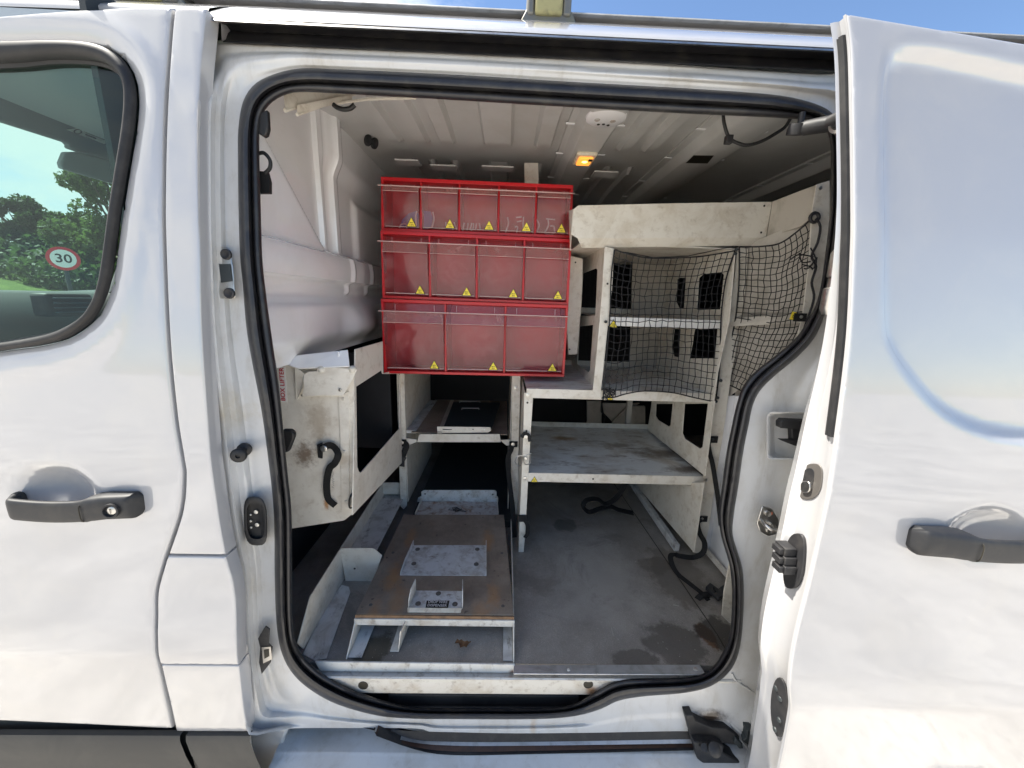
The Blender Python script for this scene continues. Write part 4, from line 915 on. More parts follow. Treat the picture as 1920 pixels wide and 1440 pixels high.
tree(190, 310, 12, 1.35, 'tallest light green tree at the right side of the cab window', 1, seed=4)
tree(148, 405, 17, 1.1, 'round tree between the sign and the tall light green tree', 0, seed=5)
tree(-40, 405, 16, 1.2, 'dark tree cut off by the left edge of the cab window', 2, seed=6)
tree(70, 420, 19, 1.3, 'low tree furthest back in the gap left of the speed sign', 1, seed=8)
mb = MB(); rg = np.random.RandomState(5); vs = []; fs = []
for i in range(13000):
    p = P(rg.uniform(-350, 330), 480, y=rg.uniform(10.5, 12.5)); z = 1.2+abs(rg.normal())*.55; a = Vector(rg.normal(size=3)).normalized(); c_ = a.cross(Vector(rg.normal(size=3))).normalized(); s = rg.uniform(.05, .11)
    q = Vector((p.x, p.y, z)); o = len(vs); vs += [q-a*s, q+c_*s*.6, q+a*s, q-c_*s*.6]; fs.append((o, o+1, o+2, o+3))
mb.v = vs; mb.f = fs; mb.m = [0]*len(fs); tag(obj('hedge', mb, lm[0]), 'dense green undergrowth along the foot of the trees', 'hedge', kind='stuff')
# speed limit sign
c = P(119, 485, y=6.2); nrm = (EYE-c); nrm.z = 0; nrm.normalize(); tilt = nrm
sg = thing('speed_limit_sign', 'round red and white 30 speed limit sign seen through the cab', 'road sign', (c.x, c.y, 0))
rad = (P(146, 485, y=6.2)-P(92, 485, y=6.2)).length/2*.80
t = MB(); t.lathe(c, nrm, [(rad, -.02), (rad, .004), (rad*.96, .006)], 40); obj('sign_face', t, 'sign_red', sg, smooth=40)
t = MB(); t.lathe(c+nrm*.0065, nrm, [(rad*.76, 0), (rad*.76, .002)], 40); obj('sign_disc', t, 'sign_white', sg)
u = Vector((0, 0, 1)).cross(nrm); t = MB(); put_text(t, '30', c+nrm*.0095-Vector((0, 0, rad*.02)), u, (0, 0, 1), rad*1.02, True, 1.0); obj('sign_number', t, 'sign_black', sg)
t = MB(); t.tube([(c.x-nrm.x*.05, c.y-nrm.y*.05, 0), (c.x-nrm.x*.05, c.y-nrm.y*.05, c.z+rad)], .03, 12); obj('pole', t, 'cab', sg, smooth=50)

# ---------------------------------------------------------------- cab seen through the window
def cabp(l, x): return [P(a, b, x=x) for a, b in l]
t = MB(); t.prism(cabp([(-300, 20), (215, 70), (300, 130), (235, 160), (120, 152), (0, 165), (-300, 190)], -1.18), (-.05, 0, .02)); obj('cab_headliner', t, 'headliner', van, bevel=.004, fix=True)
t = MB(); t.box((-1.16, .05, 1.80), (-.56, 1.6, 1.815)); obj('cab_roof_lining', t, 'headliner', van)
t = MB(); L_ = [(-300, 172), (0, 160), (120, 152), (235, 158), (240, 310), (200, 298), (152, 285), (133, 278), (133, 272), (128, 267), (0, 226), (-300, 150)]
t.prism(cabp(L_, -1.20), (-.02, 0, .0)); vs_ = obj('sun_visor', t, 'visor', van, bevel=.004, fix=True)
t = MB(); t.prism(cabp([(123, 285), (152, 285), (240, 312), (240, 352), (118, 316), (115, 305)], -1.215), (-.015, 0, 0)); obj('visor_edge', t, 'headliner', van, bevel=.004, fix=True)
t = MB(); t.prism(cabp([(124, 243), (152, 239), (208, 262), (196, 270)], -1.198), (.002, 0, 0)); vl = obj('airbag_label', t, 'white_st', vs_, fix=True)
t = MB(); 
for (a, b, c_, d) in ((158, 246, 200, 263), (160, 252, 180, 260)): 
    p, q = P(a, b, x=-1.195), P(c_, d, x=-1.195); t.ribbon([p, q], .0022, (1, 0, 0), .0003)
t.tube([P(146+7*math.cos(k*.5), 247+4*math.sin(k*.5), x=-1.195) for k in range(13)], .0012, 5); obj('label_print', t, 'cab', vl)
# dashboard
t = MB(); a0, a1 = P(-60, 545, x=-1.30), P(150, 545, x=-1.30)
zd = P(60, 546, x=-1.25).z
rows = []
for (x, z) in ((-2.0, zd-.06), (-1.7, zd-.01), (-1.35, zd), (-1.25, zd-.006), (-1.22, zd-.03), (-1.18, zd-.06), (-1.15, zd-.16), (-1.12, zd-.4)):
    rows.append([(x-.05*math.cos((y-.8)*2), y, z+(0.02*max(0, (y-.75))/.3 if y < 1.5 else .02)) for y in np.linspace(.0, 1.6, 30)])
t.grid(rows); dash = obj('dashboard', t, 'cab', van, smooth=50, fix=True)
vc = P(132, 572, x=-1.165)
t = MB(); t.box(vc+Vector((-.04, -.055, -.03)), vc+Vector((.006, .055, .03))); vt = obj('air_vent', t, 'black', dash, bevel=.008)
for k in range(4):
    t = MB(); z = vc.z-.018+k*.012; t.box((vc.x+.004, vc.y-.042, z-.0016), (vc.x+.014, vc.y+.042, z+.0016)); obj('vent_slat', t, 'visor', vt, bevel=.0006)
t = MB(); t.tube([P(235, 560, x=-1.35), P(262, 480, x=-1.36), P(330, 330, x=-1.3), P(400, 150, x=-1.1)], .045, 10); obj('windscreen_pillar', t, 'cab', van, smooth=50)
t = MB(); t.grid([[(-1.95+.0*k, y, zd-.05) for y in np.linspace(0.02, 1.6, 8)] for k in range(1)]+[[(-1.28, y, 1.82) for y in np.linspace(.02, 1.6, 8)]]); obj('windscreen', t, 'screen', van, smooth=True)
mb = MB(); mb.box((-1.25, fo(.9)+.035, .3), (-.56, fo(.9)+.06, 1.20)); obj('door_trim', mb, 'cab', van)
mb = MB(); mb.box((XB-.17, .03, .3), (XB-.16, 1.6, 1.85)); obj('cab_rear_trim', mb, 'cab', van)
# roof bars
for i, (a, b, lab) in enumerate(((988, 1069, 'weathered roof bar with mossy end cap above the open doorway'), (205, 345, 'roof bar foot cut off by the top edge above the front door'))):
    z0 = P(1028 if i == 0 else 275, 40 if i == 0 else 12, y=.19).z; x0, x1 = P(a, 30, y=.19).x, P(b, 30, y=.19).x; w = x1-x0; 
    if i == 1: z0 -= 0.0
    t_ = thing('roof_bar', lab, 'roof bar', ((x0+x1)/2, .19, z0), 'bars across the van roof')
    t = MB(); t.box((x0, .192, z0+.004), (x1, 1.5, z0+.075)); obj('bar', t, 'bar', t_, bevel=.006)
    t = MB(); t.box((x0+w*.17, .172, z0+.002), (x1-w*.20, .191, z0+.09)); obj('end_cap', t, 'moss', t_, bevel=.005)
    
    for xa, xb in ((x0, x0+w*.155), (x1-w*.19, x1)): t = MB(); t.box((xa, .176, z0+.002), (xb, .191, z0+.09)); obj('side_clamp', t, 'bar', t_, bevel=.004)
    t = MB(); t.prism([(x0-w*.18, .18, z0-.012), (x1+w*.18, .18, z0-.012), (x1+w*.02, .18, z0+.012), (x0-w*.02, .18, z0+.012)], (0, .05, 0)); obj('foot', t, 'bar', t_, bevel=.002, fix=True)

# ================================================================== racking and gear in the load space
YR = .41; YU = .62
YBK = .86
def pl(px, py, **k): return P(px, py, **k)
def yplate(name, m, parent, pts, y, t=.003, holes=(), bevel=.0008): return plate(name, m, parent, pts, y=y, t=t, holes=holes, bevel=bevel)
# right hand rack
zf = .5745
rack = thing('shelving_rack', 'tall off-white steel shelving rack with dirty shelves right of the red bins', 'shelving', (.38, YR, .57))
yplate('post', 'rack', rack, [(983, 736), (1000, 737), (996, 800), (990, 905), (985, 1000), (982, 1036), (972, 1036), (975, 960), (980, 850)], YR, .002)
for a, b, r_ in ((989, 740, 0), (984, 897, 0), (981, 972, 0)): screw(rack, P(a, b, y=YR-.001), r=.0062)
for a, b in ((989, 755), (987, 808)): hole_disc(rack, a, b, .0032, y=YR-.001)
XLp, XRp = P(985, 895, y=YR).x, P(1314, 896, y=YR).x
zlow = P(1150, 897, y=YR).z
t = MB(); t.box((XLp-.012, YR+.002, zf), (XLp-.010, YBK, P(985, 738, y=YR).z)); obj('side_panel', t, 'rack', rack, bevel=.0005)
yplate('post', 'rack', rack, [(1383, 464), (1403, 466), (1400, 520), (1392, 600), (1372, 700), (1358, 800), (1345, 880), (1329, 990), (1318, 1039), (1299, 1036), (1311, 960), (1320, 880), (1331, 800), (1345, 700), (1364, 600), (1378, 520)], YR, .003)
XS = .635
# perforated side panel on the right
def side_holes():
    return [[(1310, 521), (1318, 514), (1352, 510), (1357, 516), (1350, 580), (1306, 581)], [(1269, 524), (1274, 521), (1286, 521), (1282, 578), (1273, 578), (1267, 565)],
            [(1302, 617), (1345, 617), (1340, 672), (1293, 672)], [(1264, 617), (1276, 617), (1272, 670), (1263, 668), (1260, 650)]]
XSp = .628
plate('side_panel', 'rack', rack, [(1245, 470), (1378, 468), (1367, 600), (1345, 700), (1338, 752), (1228, 712), (1238, 600)], x=XSp, t=.003, holes=side_holes())
plate('side_panel', 'rack', rack, [(1222, 752), (1340, 752), (1326, 858), (1322, 893), (1214, 806)], x=XSp-.002, t=.003, holes=[[(1230, 757), (1261, 757), (1257, 797), (1254, 800), (1234, 788), (1229, 780)], [(1283, 757), (1327, 757), (1317, 838), (1312, 841), (1284, 823), (1279, 812)]])
plate('side_panel', 'rack', rack, [(1186, 905), (1320, 905), (1312, 960), (1301, 1036), (1200, 918)], x=.612, t=.003)
t = MB(); a, b = P(1186, 915, z=.60), P(1302, 1038, z=.575); t.box((.612-.018, YR+.01, .574), (.611, YBK+.1, .60)); obj('floor_rail', t, 'tray', rack, bevel=.001)
# shelves
def zplate(name, m, z, x0, x1, y0=YR, y1=YBK, lip=.022, parent=rack, ml='rack', back=.02):
    t = MB(); t.box((x0, y0+.002, z-.003), (x1, y1, z)); s = obj(name, t, m, parent, bevel=.0006)
    t = MB(); t.box((x0, y0-.002, z-lip), (x1, y0+.0015, z+.001)); obj('shelf_lip', t, ml, s, bevel=.0012)
    if back: t = MB(); t.box((x0, y1, z-.002), (x1, y1+.003, z+back)); obj('back_lip', t, 'rack', s, bevel=.0006)
    return s
zmid = P(1150, 890, y=YR).z; x0m, x1m = P(990, 890, y=YR).x, P(1319, 890, y=YR).x
smid = zplate('shelf', 'shelf', zmid, x0m, x1m, lip=P(1150, 890, y=YR).z-P(1150, 906, y=YR).z)
zup = P(1150, 733, y=YR).z; xu = P(1345, 745, y=YR).x
sup = zplate('shelf', 'shelf', zup, P(987, 735, y=YR).x, xu, lip=P(1150, 733, y=YR).z-P(1150, 750, y=YR).z)
t = MB(); a = P(978, 712, y=YR+.1); 
zc2 = P(1250, 598, y=YR).z; xc0 = P(1137, 600, y=YR).x; sc = zplate('shelf', 'rack_dark', zc2, xc0, P(1356, 603, y=YR).x, lip=P(1250, 598, y=YR).z-P(1250, 614, y=YR).z, ml='white_st')
for a, b in ((1324, 903),): screw(rack, P(1324, 900, y=YR-.001), r=.006, m='metal')
screw(rack, P(1361, 608, y=YR-.001), r=.006, m='metal')
hole_disc(rack, 1112, 898, .003, y=YR-.003); hole_disc(rack, 1368, 536, .003, y=YR-.001)
# upper left post of the net bay with its ladder shaped side
yplate('post', 'rack', rack, [(1134, 462), (1152, 466), (1148, 540), (1141, 600), (1132, 690), (1126, 740), (1111, 738), (1119, 660), (1127, 570)], YR-.003, .003)
hole_disc(rack, 1139, 532, .003, y=YR-.004)
XU = P(1134, 600, y=YR).x
plate('side_panel', 'rack', rack, [(1088, 470), (1134, 462), (1127, 570), (1119, 660), (1111, 738), (1060, 690), (1070, 600)], x=XU-.004, t=.003,
      holes=[[(1092, 513), (1117, 503), (1120, 506), (1116, 592), (1088, 592)], [(1086, 612), (1112, 609), (1106, 694), (1103, 698), (1082, 683)]])
# top storage box and its side towards the door
ZB = .40
tb = thing('overhead_storage_box', 'long cream steel overhead box across the top of the netted rack', 'storage box', (.4, ZB, P(1260, 450, y=ZB).z))
yplate('front_panel', 'rack', tb, [(1076, 392), (1084, 385), (1260, 381), (1448, 378), (1442, 412), (1436, 446), (1260, 446), (1083, 447), (1072, 440)], ZB, .003)
q = [P(a, b, y=ZB) for a, b in ((1083, 447), (1436, 446))]; q2 = [P(a, b, y=ZB+.02) for a, b in ((1415, 461), (1090, 465))]
t = MB(); t.prism([q[0], q[1], q2[0], q2[1]], (0, .003, .002)); obj('bottom_flange', t, 'rack', tb, fix=True, bevel=.0006)
t = MB(); t.prism([P(1076, 392, y=ZB), P(1072, 440, y=ZB), P(1070, 470, y=ZB+.08), P(1068, 395, y=ZB+.08)], (-.002, .002, 0)); obj('end_flange', t, 'rack', tb, fix=True)
zb0 = P(1260, 462, y=ZB+.02).z; t = MB(); t.box((P(1090, 460, y=ZB).x, ZB+.02, zb0-.002), (P(1400, 460, y=ZB).x, YBK+.05, zb0+.001)); obj('bottom_panel', t, 'rack', tb)
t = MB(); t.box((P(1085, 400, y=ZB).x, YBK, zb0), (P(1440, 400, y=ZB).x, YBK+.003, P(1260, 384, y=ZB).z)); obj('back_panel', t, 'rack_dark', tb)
for a, b in ((1433, 386), (1427, 436)): hole_disc(tb, a, b, .0028, y=ZB-.001)
XE = P(1447, 400, y=ZB).x
t = MB(); pts = [P(1448, 378, y=ZB), P(1500, 358, y=.30), P(1541, 343, y=.255), P(1528, 405, y=.262), P(1500, 425, y=.30), P(1437, 446, y=ZB)]
t.prism(pts, (.003, .001, 0)); obj('side_flange', t, 'rack_dark', tb, fix=True, bevel=.0006); 
# right bay: outer post, shelf and lining behind the second net
t = MB(); t.prism([P(a, b, y=.25) for a, b in ((1531, 346), (1556, 338), (1556, 500), (1548, 600), (1530, 690), (1470, 800), (1450, 800), (1480, 690), (1505, 590), (1516, 500), (1522, 400))], (0, .003, 0)); ps_ = obj('post', t, 'rack', rack, fix=True, bevel=.0008)
screw(rack, P(1538, 353, y=.249), r=.004, m='metal')
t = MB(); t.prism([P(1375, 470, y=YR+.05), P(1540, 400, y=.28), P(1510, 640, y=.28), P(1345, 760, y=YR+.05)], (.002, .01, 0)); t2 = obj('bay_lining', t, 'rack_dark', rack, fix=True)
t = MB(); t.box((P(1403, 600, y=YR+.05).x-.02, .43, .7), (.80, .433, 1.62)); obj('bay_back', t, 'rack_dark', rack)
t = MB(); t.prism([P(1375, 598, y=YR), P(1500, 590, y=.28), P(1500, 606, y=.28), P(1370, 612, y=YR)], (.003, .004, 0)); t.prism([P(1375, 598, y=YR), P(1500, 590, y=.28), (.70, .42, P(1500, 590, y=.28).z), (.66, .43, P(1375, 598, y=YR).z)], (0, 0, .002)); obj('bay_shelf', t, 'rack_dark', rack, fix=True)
t = MB(); t.prism([P(1352, 742, y=YR+.02), P(1420, 742, y=YR+.02), P(1400, 1000, y=YR+.02), P(1318, 1034, y=YR+.02)], (0, .003, 0)); obj('lower_side_panel', t, 'inner', rack, fix=True)
t = MB(); a, b = P(1318, 1032, z=.58), P(1366, 1090, z=.58); t.prism([a, b, b+Vector((.012, 0, 0)), a+Vector((.012, 0, 0))], (0, 0, .012)); obj('floor_rail', t, 'rack', rack, fix=True, bevel=.001)
t = MB(); t.prism([P(1369, 1052, y=.14), P(1380, 1050, y=.14), P(1380, 1180, y=.14), P(1354, 1155, y=.14), P(1358, 1110, y=.14)], (0, .004, 0)); obj('corner_plate', t, 'rack', rack, fix=True)
# back frames behind the shelf and in the bays
t = MB(); t.box((x1m-.10, YBK+.02, zmid), (x1m-.08, YBK+.04, zup+.0)); obj('rear_post', t, 'rack_dark', rack)
plate('bay_backing', 'rack_dark', rack, [(1187, 472), (1250, 472), (1240, 712), (1180, 705)], y=YBK-.02, t=.004)
plate('bay_backing', 'rack', rack, [(1155, 472), (1378, 470), (1375, 480), (1158, 500)], y=YR+.05, t=.004) if False else None

# far side rack seen through the gaps
fr = thing('far_side_rack', 'shadowed white rack against the far wall behind the lower shelf', 'shelving', (.6, 1.35, .57))
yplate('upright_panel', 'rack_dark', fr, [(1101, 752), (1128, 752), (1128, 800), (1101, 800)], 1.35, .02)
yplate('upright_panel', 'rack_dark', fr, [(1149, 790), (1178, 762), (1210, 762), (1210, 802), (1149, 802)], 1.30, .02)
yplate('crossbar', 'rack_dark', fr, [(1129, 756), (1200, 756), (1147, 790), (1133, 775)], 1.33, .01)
yplate('upright_panel', 'rack', fr, [(983, 305), (1009, 305), (1010, 345), (984, 345)], .68, .03)
t = MB(); t.tube(smooth3(px_path([(1128, 752), (1128, 772), (1134, 780), (1130, 800)], y=1.25)), .004, 6); obj('hanging_cable', t, 'cloth_wire', fr)
for i, (a, b, c_, d) in enumerate(((740, 300, 790, 312), (806, 310, 858, 322), (903, 312, 962, 323), (1115, 322, 1150, 334))):
    t = MB(); p = P(a, b, z=1.80); q = P(c_, d, z=1.80); t.box((p.x, min(p.y, q.y), 1.80), (q.x, max(p.y, q.y), 1.804)); obj('ceiling_pad', t, 'ceiling', van)

# grey white panel and second net behind, right of the bins
yplate('tall_panel', 'rack', rack, [(1063, 478), (1093, 485), (1091, 560), (1082, 664), (1066, 665), (1062, 600)], .60, .02)
for a, b in ((1079, 492), (1068, 655)): hole_disc(rack, a, b, .0028, y=.599)

# left hand unit carrying the red bins
un = thing('bin_stand', 'narrow white upright unit under the red bins with a grey shelf', 'stand', (-.17, YU, .60))
yplate('post', 'rack', un, [(743, 690), (758, 690), (759, 760), (762, 900), (763, 948), (757, 955), (751, 950), (747, 830), (744, 720)], YU, .003)
yplate('post', 'rack', un, [(961, 690), (976, 690), (975, 760), (972, 850), (972, 965), (958, 965), (958, 850), (960, 760)], YU-.03, .003)
XuL = P(759, 760, y=YU).x; XuR = P(958, 760, y=YU).x
zt2 = P(850, 690, y=YU).z
t = MB(); t.box((XuL-.003, YU+.003, .62), (XuL, YU+.46, zt2)); obj('side_panel', t, 'rack', un)
t = MB(); t.box((XuR, YU+.003, .60), (XuR+.003, YU+.46, zt2)); obj('side_panel', t, 'rack', un)
zsh = P(860, 814, y=YU-.01).z
t = MB(); t.box((XuL+.02, YU, zsh-.003), (XuR-.01, YU+.46, zsh)); ush = obj('shelf', t, 'cab', un)
ush.data.materials.clear(); ush.data.materials.append(M['board'])
yplate('shelf_lip', 'rack', un, [(786, 814), (937, 814), (939, 829), (782, 829)], YU-.012, .003)
yplate('angle_bracket', 'rack', un, [(761, 822), (781, 824), (781, 829), (766, 835)], YU-.006, .002); yplate('angle_bracket', 'rack', un, [(937, 825), (958, 824), (955, 835), (950, 836)], YU-.006, .002)
t = MB(); t.box((XuL, YU+.01, zsh-.008), (XuL+.035, YU+.44, zsh+.001)); t.prism([(XuL, YU+.01, zsh), (XuL+.03, YU+.01, zsh), (XuL+.03, YU+.40, zsh), (XuL, YU+.40, zsh)], (0, 0, .003)); obj('shelf_runner', t, 'tray', un, fix=True)
# slide out flap on that shelf
zf2 = zsh+.004; 
t = MB(); t.prism([P(820, 813, z=zf2), P(845, 752, z=zf2), P(851, 752, z=zf2), P(829, 813, z=zf2)], (0, 0, .006)); obj('guide_rail', t, 'rack_dark', un, fix=True)
t = MB(); t.prism([P(830, 806, z=zf2+.014), P(850, 755, z=zf2+.014), P(938, 756, z=zf2+.014), P(922, 806, z=zf2+.014)], (0, 0, .003)); fl = obj('sliding_tray', t, 'cab', un, fix=True, bevel=.0006)
fp = yplate('tray_lip', 'rack', un, [(819, 800), (920, 801), (920, 808), (915, 811), (820, 812)], P(870, 806, z=zf2+.014).y-.003, .003)
yy = P(870, 806, z=zf2+.014).y-.004
screw(un, P(908, 806, y=yy), r=.0045); hole_disc(un, 887, 805, .0022, y=yy)
for a, b, c_ in ((866, 898, 768), (862, 900, 755)):
    t = MB(); p, q = P(a, c_, z=zf2+.018), P(b, c_, z=zf2+.018); t.tube([p, p+Vector((0, 0, .006)), q+Vector((0, 0, .006)), q], .0022, 6); obj('tray_handle', t, 'rack_dark', un, smooth=50)
screw(un, P(967, 727, y=YU-.031), r=.0066)

# red tilting bin cabinets
def bins(label, outl, div_t, div_b, YB, n, big, txt, rod, fold, inner_b, tri, extra=None):
    """outl: TL TR BR BL of the frame in the photo"""
    TL, TR, BR, BL = [P(a, b, y=YB) for a, b in outl]; th = .0078; dep = YU-YB-.004
    c = thing('tilt_bin_cabinet', label, 'bin cabinet', (TL+TR+BR+BL)/4+Vector((0, .06, 0)), 'red tilt bin cabinets stacked on the stand')
    def lp(s, t_, y=0): # s across, t_ down
        p = (TL*(1-s)+TR*s)*(1-t_)+(BL*(1-s)+BR*s)*t_; return p+Vector((0, y, 0))
    W = (TR-TL).length; Hh = (TL-BL).length; a = th/W; b = th/Hh
    def block(name, s0, s1, t0, t1, y0, y1, m, parent, bev=.001):
        mb = MB(); f = [lp(s0, t0, y0), lp(s1, t0, y0), lp(s1, t1, y0), lp(s0, t1, y0)]; mb.prism(f, (0, y1-y0, 0)); return obj(name, mb, m, parent, fix=True, bevel=bev)
    fr_ = block('frame_top', 0, 1, 0, b*1.25, 0, dep, 'red', c); block('frame_bottom', 0, 1, 1-b*1.1, 1, 0, dep, 'red', c)
    block('frame_side', 0, a, b*1.25, 1-b*1.1, 0, dep, 'red', c); block('frame_side', 1-a, 1, b*1.25, 1-b*1.1, 0, dep, 'red', c)
    block('frame_back', a, 1-a, b, 1-b, dep-.004, dep, 'redin', c)
    edges = [a*.6]+list(div_t)+[1-a*.6]
    for s in div_t: block('divider', s-a*.38, s+a*.38, b*1.25, 1-b*1.1, .003, dep-.004, 'red', c, .0008)
    for i in range(n):
        s0, s1 = edges[i]+a*.5, edges[i+1]-a*.5
        # clear tilting bin: upright strip, step, sloping front
        mb = MB(); sec = [(b*1.6, .012), (rod, .010), (rod+.02, -.004), (fold-.01, -.012), (fold, -.013), (fold+.015, -.008), (.60, -.004), (1-b*1.3-.05, .004), (1-b*1.3-.02, .006), (1-b*1.3, .014)]
        mb.grid([[lp(s0+(s1-s0)*k/2, t_, y) for k in range(3)] for t_, y in sec]); bn = obj('clear_bin', mb, 'clear', c, smooth=30)
        mb = MB(); 
        w = .0012/W*1.6
        for sa in (s0+.0, s1-w): mb = MB(); mb.prism([lp(sa, rod+.02, -.004), lp(sa, fold, -.0135), lp(sa, .60, -.0045), lp(sa, .62, .02), lp(sa, rod+.02, .02)], (.0012, 0, 0)); obj('bin_cheek', mb, 'clear', bn, fix=True)
        mb = MB(); mb.grid([[lp(s0+(s1-s0)*k/2, t_, y) for k in range(3)] for t_, y in ((rod+.008, -.0045), (rod+.02, -.006), (fold-.01, -.0140), (fold, -.0150))]); obj('bin_lip', mb, 'clear_lip', bn, smooth=30)
        mb = MB(); mb.tube([lp(s0, fold, -.0150), lp(s1, fold, -.0150)], .0009, 6); obj('bin_ridge', mb, 'rod', bn)
        mb = MB(); mb.tube([lp(s0+.004, 1-b*1.3-.035, .0035), lp(s1-.004, 1-b*1.3-.035, .0035)], .0009 if not big else .0013, 6); obj('bin_base_edge', mb, 'rod', bn)
        for sx in (s0+(s1-s0)*.17, s1-(s1-s0)*.17):
            mb = MB(); mb.tube([lp(sx, b*2.0, .0105), lp(sx, rod-.01, .0095)], .0009, 5); obj('bin_tab', mb, 'pale_mark', bn)
        # warning triangle
        tc = s1-tri/W*.5*1.0-.10*(s1-s0); hh_ = tri*.92/Hh; t1 = 1-b*1.3-.035-hh_*.05; hw = tri/2/W
        mb = MB(); o = Vector((0, 0, 0))
        def tp_(s, t_, e): y = -.004+(t_-.60)/(.95-.60)*.008-.0016-e; return lp(s, t_, y)
        mb.mi = 1; k = 1.22; mb.prism([tp_(tc, t1-hh_*1.10, 0), tp_(tc-hw*k, t1+hh_*.07, 0), tp_(tc+hw*k, t1+hh_*.07, 0)], (0, .0003, 0))
        mb.mi = 0; mb.prism([tp_(tc, t1-hh_, .0004), tp_(tc-hw, t1, .0004), tp_(tc+hw, t1, .0004)], (0, .0003, 0))
        mb.mi = 1; put_text(mb, 'MAX', tp_(tc, t1-hh_*.42, .0009), TR-TL, (0, 0, 1), tri*.20, True); put_text(mb, txt, tp_(tc, t1-hh_*.17, .0009), TR-TL, (0, 0, 1), tri*.24, True)
        obj('weight_sticker', mb, ['yellow', 'ink'], bn)
    mb = MB(); mb.tube([lp(-.012, rod, -.007), lp(.3, rod+.002, -.0065), lp(.7, rod+.001, -.0075), lp(1.006, rod, -.007)], .0017, 8); obj('locking_rod', mb, 'rod', c, smooth=60)
    return c, lp
c1, lp1 = bins('smallest red bin cabinet with five clear bins, top of the stack', [(714, 331), (1075, 347), (1071, 447), (715, 433)], [.205, .406, .612, .808], [], .525, 5, 0, '1.5Kg', .165, .27, 0, .0255)
c2, lp2 = bins('middle red bin cabinet with four clear bins', [(713, 432), (1072, 448), (1066, 572), (717, 559)], [.253, .502, .752], [], .512, 4, .5, '3Kg', .155, .31, 0, .0255)
c3, lp3 = bins('largest red bin cabinet with three clear bins, lowest of the stack', [(714, 560), (1066, 572), (1058, 707), (720, 700)], [.339, .663], [], .50, 3, 1, '5Kg', .155, .30, 0, .0265)
# reflections in the top bins, built as coloured patches and strokes
def blob(lp, pts, m, name, y=.02):
    mb = MB(); L_ = [lp(s, t_, y) for s, t_ in pts]; mb.prism(L_, (0, .0012, 0)); return obj(name, mb, m, c1, fix=True)
blob(lp1, [(.085, .90), (.10, .74), (.135, .62), (.175, .57), (.185, .62), (.185, .90)], 'purple', 'reflected_patch'); blob(lp1, [(.215, .56), (.25, .57), (.262, .70), (.255, .84), (.24, .90), (.215, .90)], 'purple', 'reflected_patch')
def strokes(lp, L, w=.0016, y=.018, m='pale_mark'):
    for st in L:
        mb = MB(); mb.tube(smooth3([lp(s, t_, y) for s, t_ in st], 4), w*1.35, 4); obj('reflected_stroke', mb, m, c1)
strokes(lp1, [[(.085, .91), (.095, .84), (.12, .83), (.125, .91)], [(.175, .88), (.172, .66), (.178, .58)], [(.258, .88), (.268, .72), (.262, .58)], [(.33, .76), (.335, .88)], [(.345, .76), (.35, .88)], [(.36, .76), (.37, .90)], [(.375, .76), (.39, .9)],
              [(.43, .76), (.42, .92)], [(.45, .76), (.445, .9)], [(.47, .76), (.462, .88), (.475, .88), (.48, .76)], [(.495, .76), (.49, .88)], [(.51, .76), (.515, .88)], [(.66, .62), (.665, .75), (.65, .92)], [(.70, .80), (.715, .80), (.71, .92)], [(.705, .62), (.735, .60)], [(.71, .70), (.735, .68)],
              [(.745, .60), (.745, .80), (.76, .90)], [(.81, .62), (.83, .75), (.81, .92)], [(.865, .62), (.915, .63)], [(.875, .62), (.88, .74), (.865, .9), (.91, .9), (.91, .76), (.89, .76)]])

# box lifter locker at the left
YL = .215; 
bl = thing('box_lifter_locker', 'dirty cream steel locker panel lettered BOX LIFTER beside the left door seal', 'locker', (-.43, YL, .84))
yplate('front_panel', 'lifter', bl, [(470, 672), (645, 672), (664, 700), (663, 780), (661, 870), (659, 965), (645, 976), (548, 991), (470, 1004)], YL, .003)
XSL = P(664, 800, y=YL).x
plate('side_panel', 'lifter', bl, [(664, 655), (716, 640), (717, 700), (752, 690), (752, 868), (659, 966), (661, 870)], x=XSL, t=.003, holes=[[(666, 725), (714, 694), (716, 701), (744, 701), (748, 704), (748, 803), (675, 886), (671, 884), (668, 876)]])
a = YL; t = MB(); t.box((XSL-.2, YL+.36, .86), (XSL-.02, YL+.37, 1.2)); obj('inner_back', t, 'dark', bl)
# top tray of the locker, opening bracket with a jagged outline
t = MB(); t.prism([P(505, 672, y=YL), P(652, 656, y=YL), P(655, 686, y=YL-.025), P(558, 690, y=YL-.025)], (0, .002, -.003)); obj('top_ledge', t, 'inner', bl, fix=True)
tb2 = yplate('front_bracket', 'cream', bl, [(570, 702), (578, 697), (593, 696), (595, 690), (610, 689), (640, 690), (660, 692), (669, 693), (661, 712), (650, 730), (643, 742), (600, 742), (575, 744), (566, 742), (570, 725), (568, 712)], YL-.024, .002)
tb2.data.materials.clear(); tb2.data.materials.append(M['lifter'])
t = MB(); t.prism([P(553, 688, y=YL-.022), P(570, 700, y=YL-.024), P(568, 725, y=YL-.02), P(557, 750, y=YL-.003), P(555, 750, y=YL-.003)], (0, .0015, 0)); obj('bracket_gusset', t, 'lifter', bl, fix=True)
yplate('edge_strip', 'lifter', bl, [(634, 740), (654, 734), (655, 780), (655, 955), (640, 958), (637, 800)], YL-.0035, .003)
for a, b in ((643, 748), (646, 847), (649, 941)): screw(bl, P(a, b, y=YL-.0036), r=.0042, m='rack')
screw(bl, P(638, 731, y=YL-.026), r=.004, m='metal'); screw(bl, P(567, 741, y=YL-.004), r=.003, m='metal')
for a in (603, 661):
    t = MB(); t.lathe(P(a, 692, y=YL-.022), (0, -.2, 1), [(.008, -.006), (.0085, 0), (.008, .004), (.005, .007), (.001, .008)], 18); obj('white_cap', t, 'rack', bl, smooth=60)
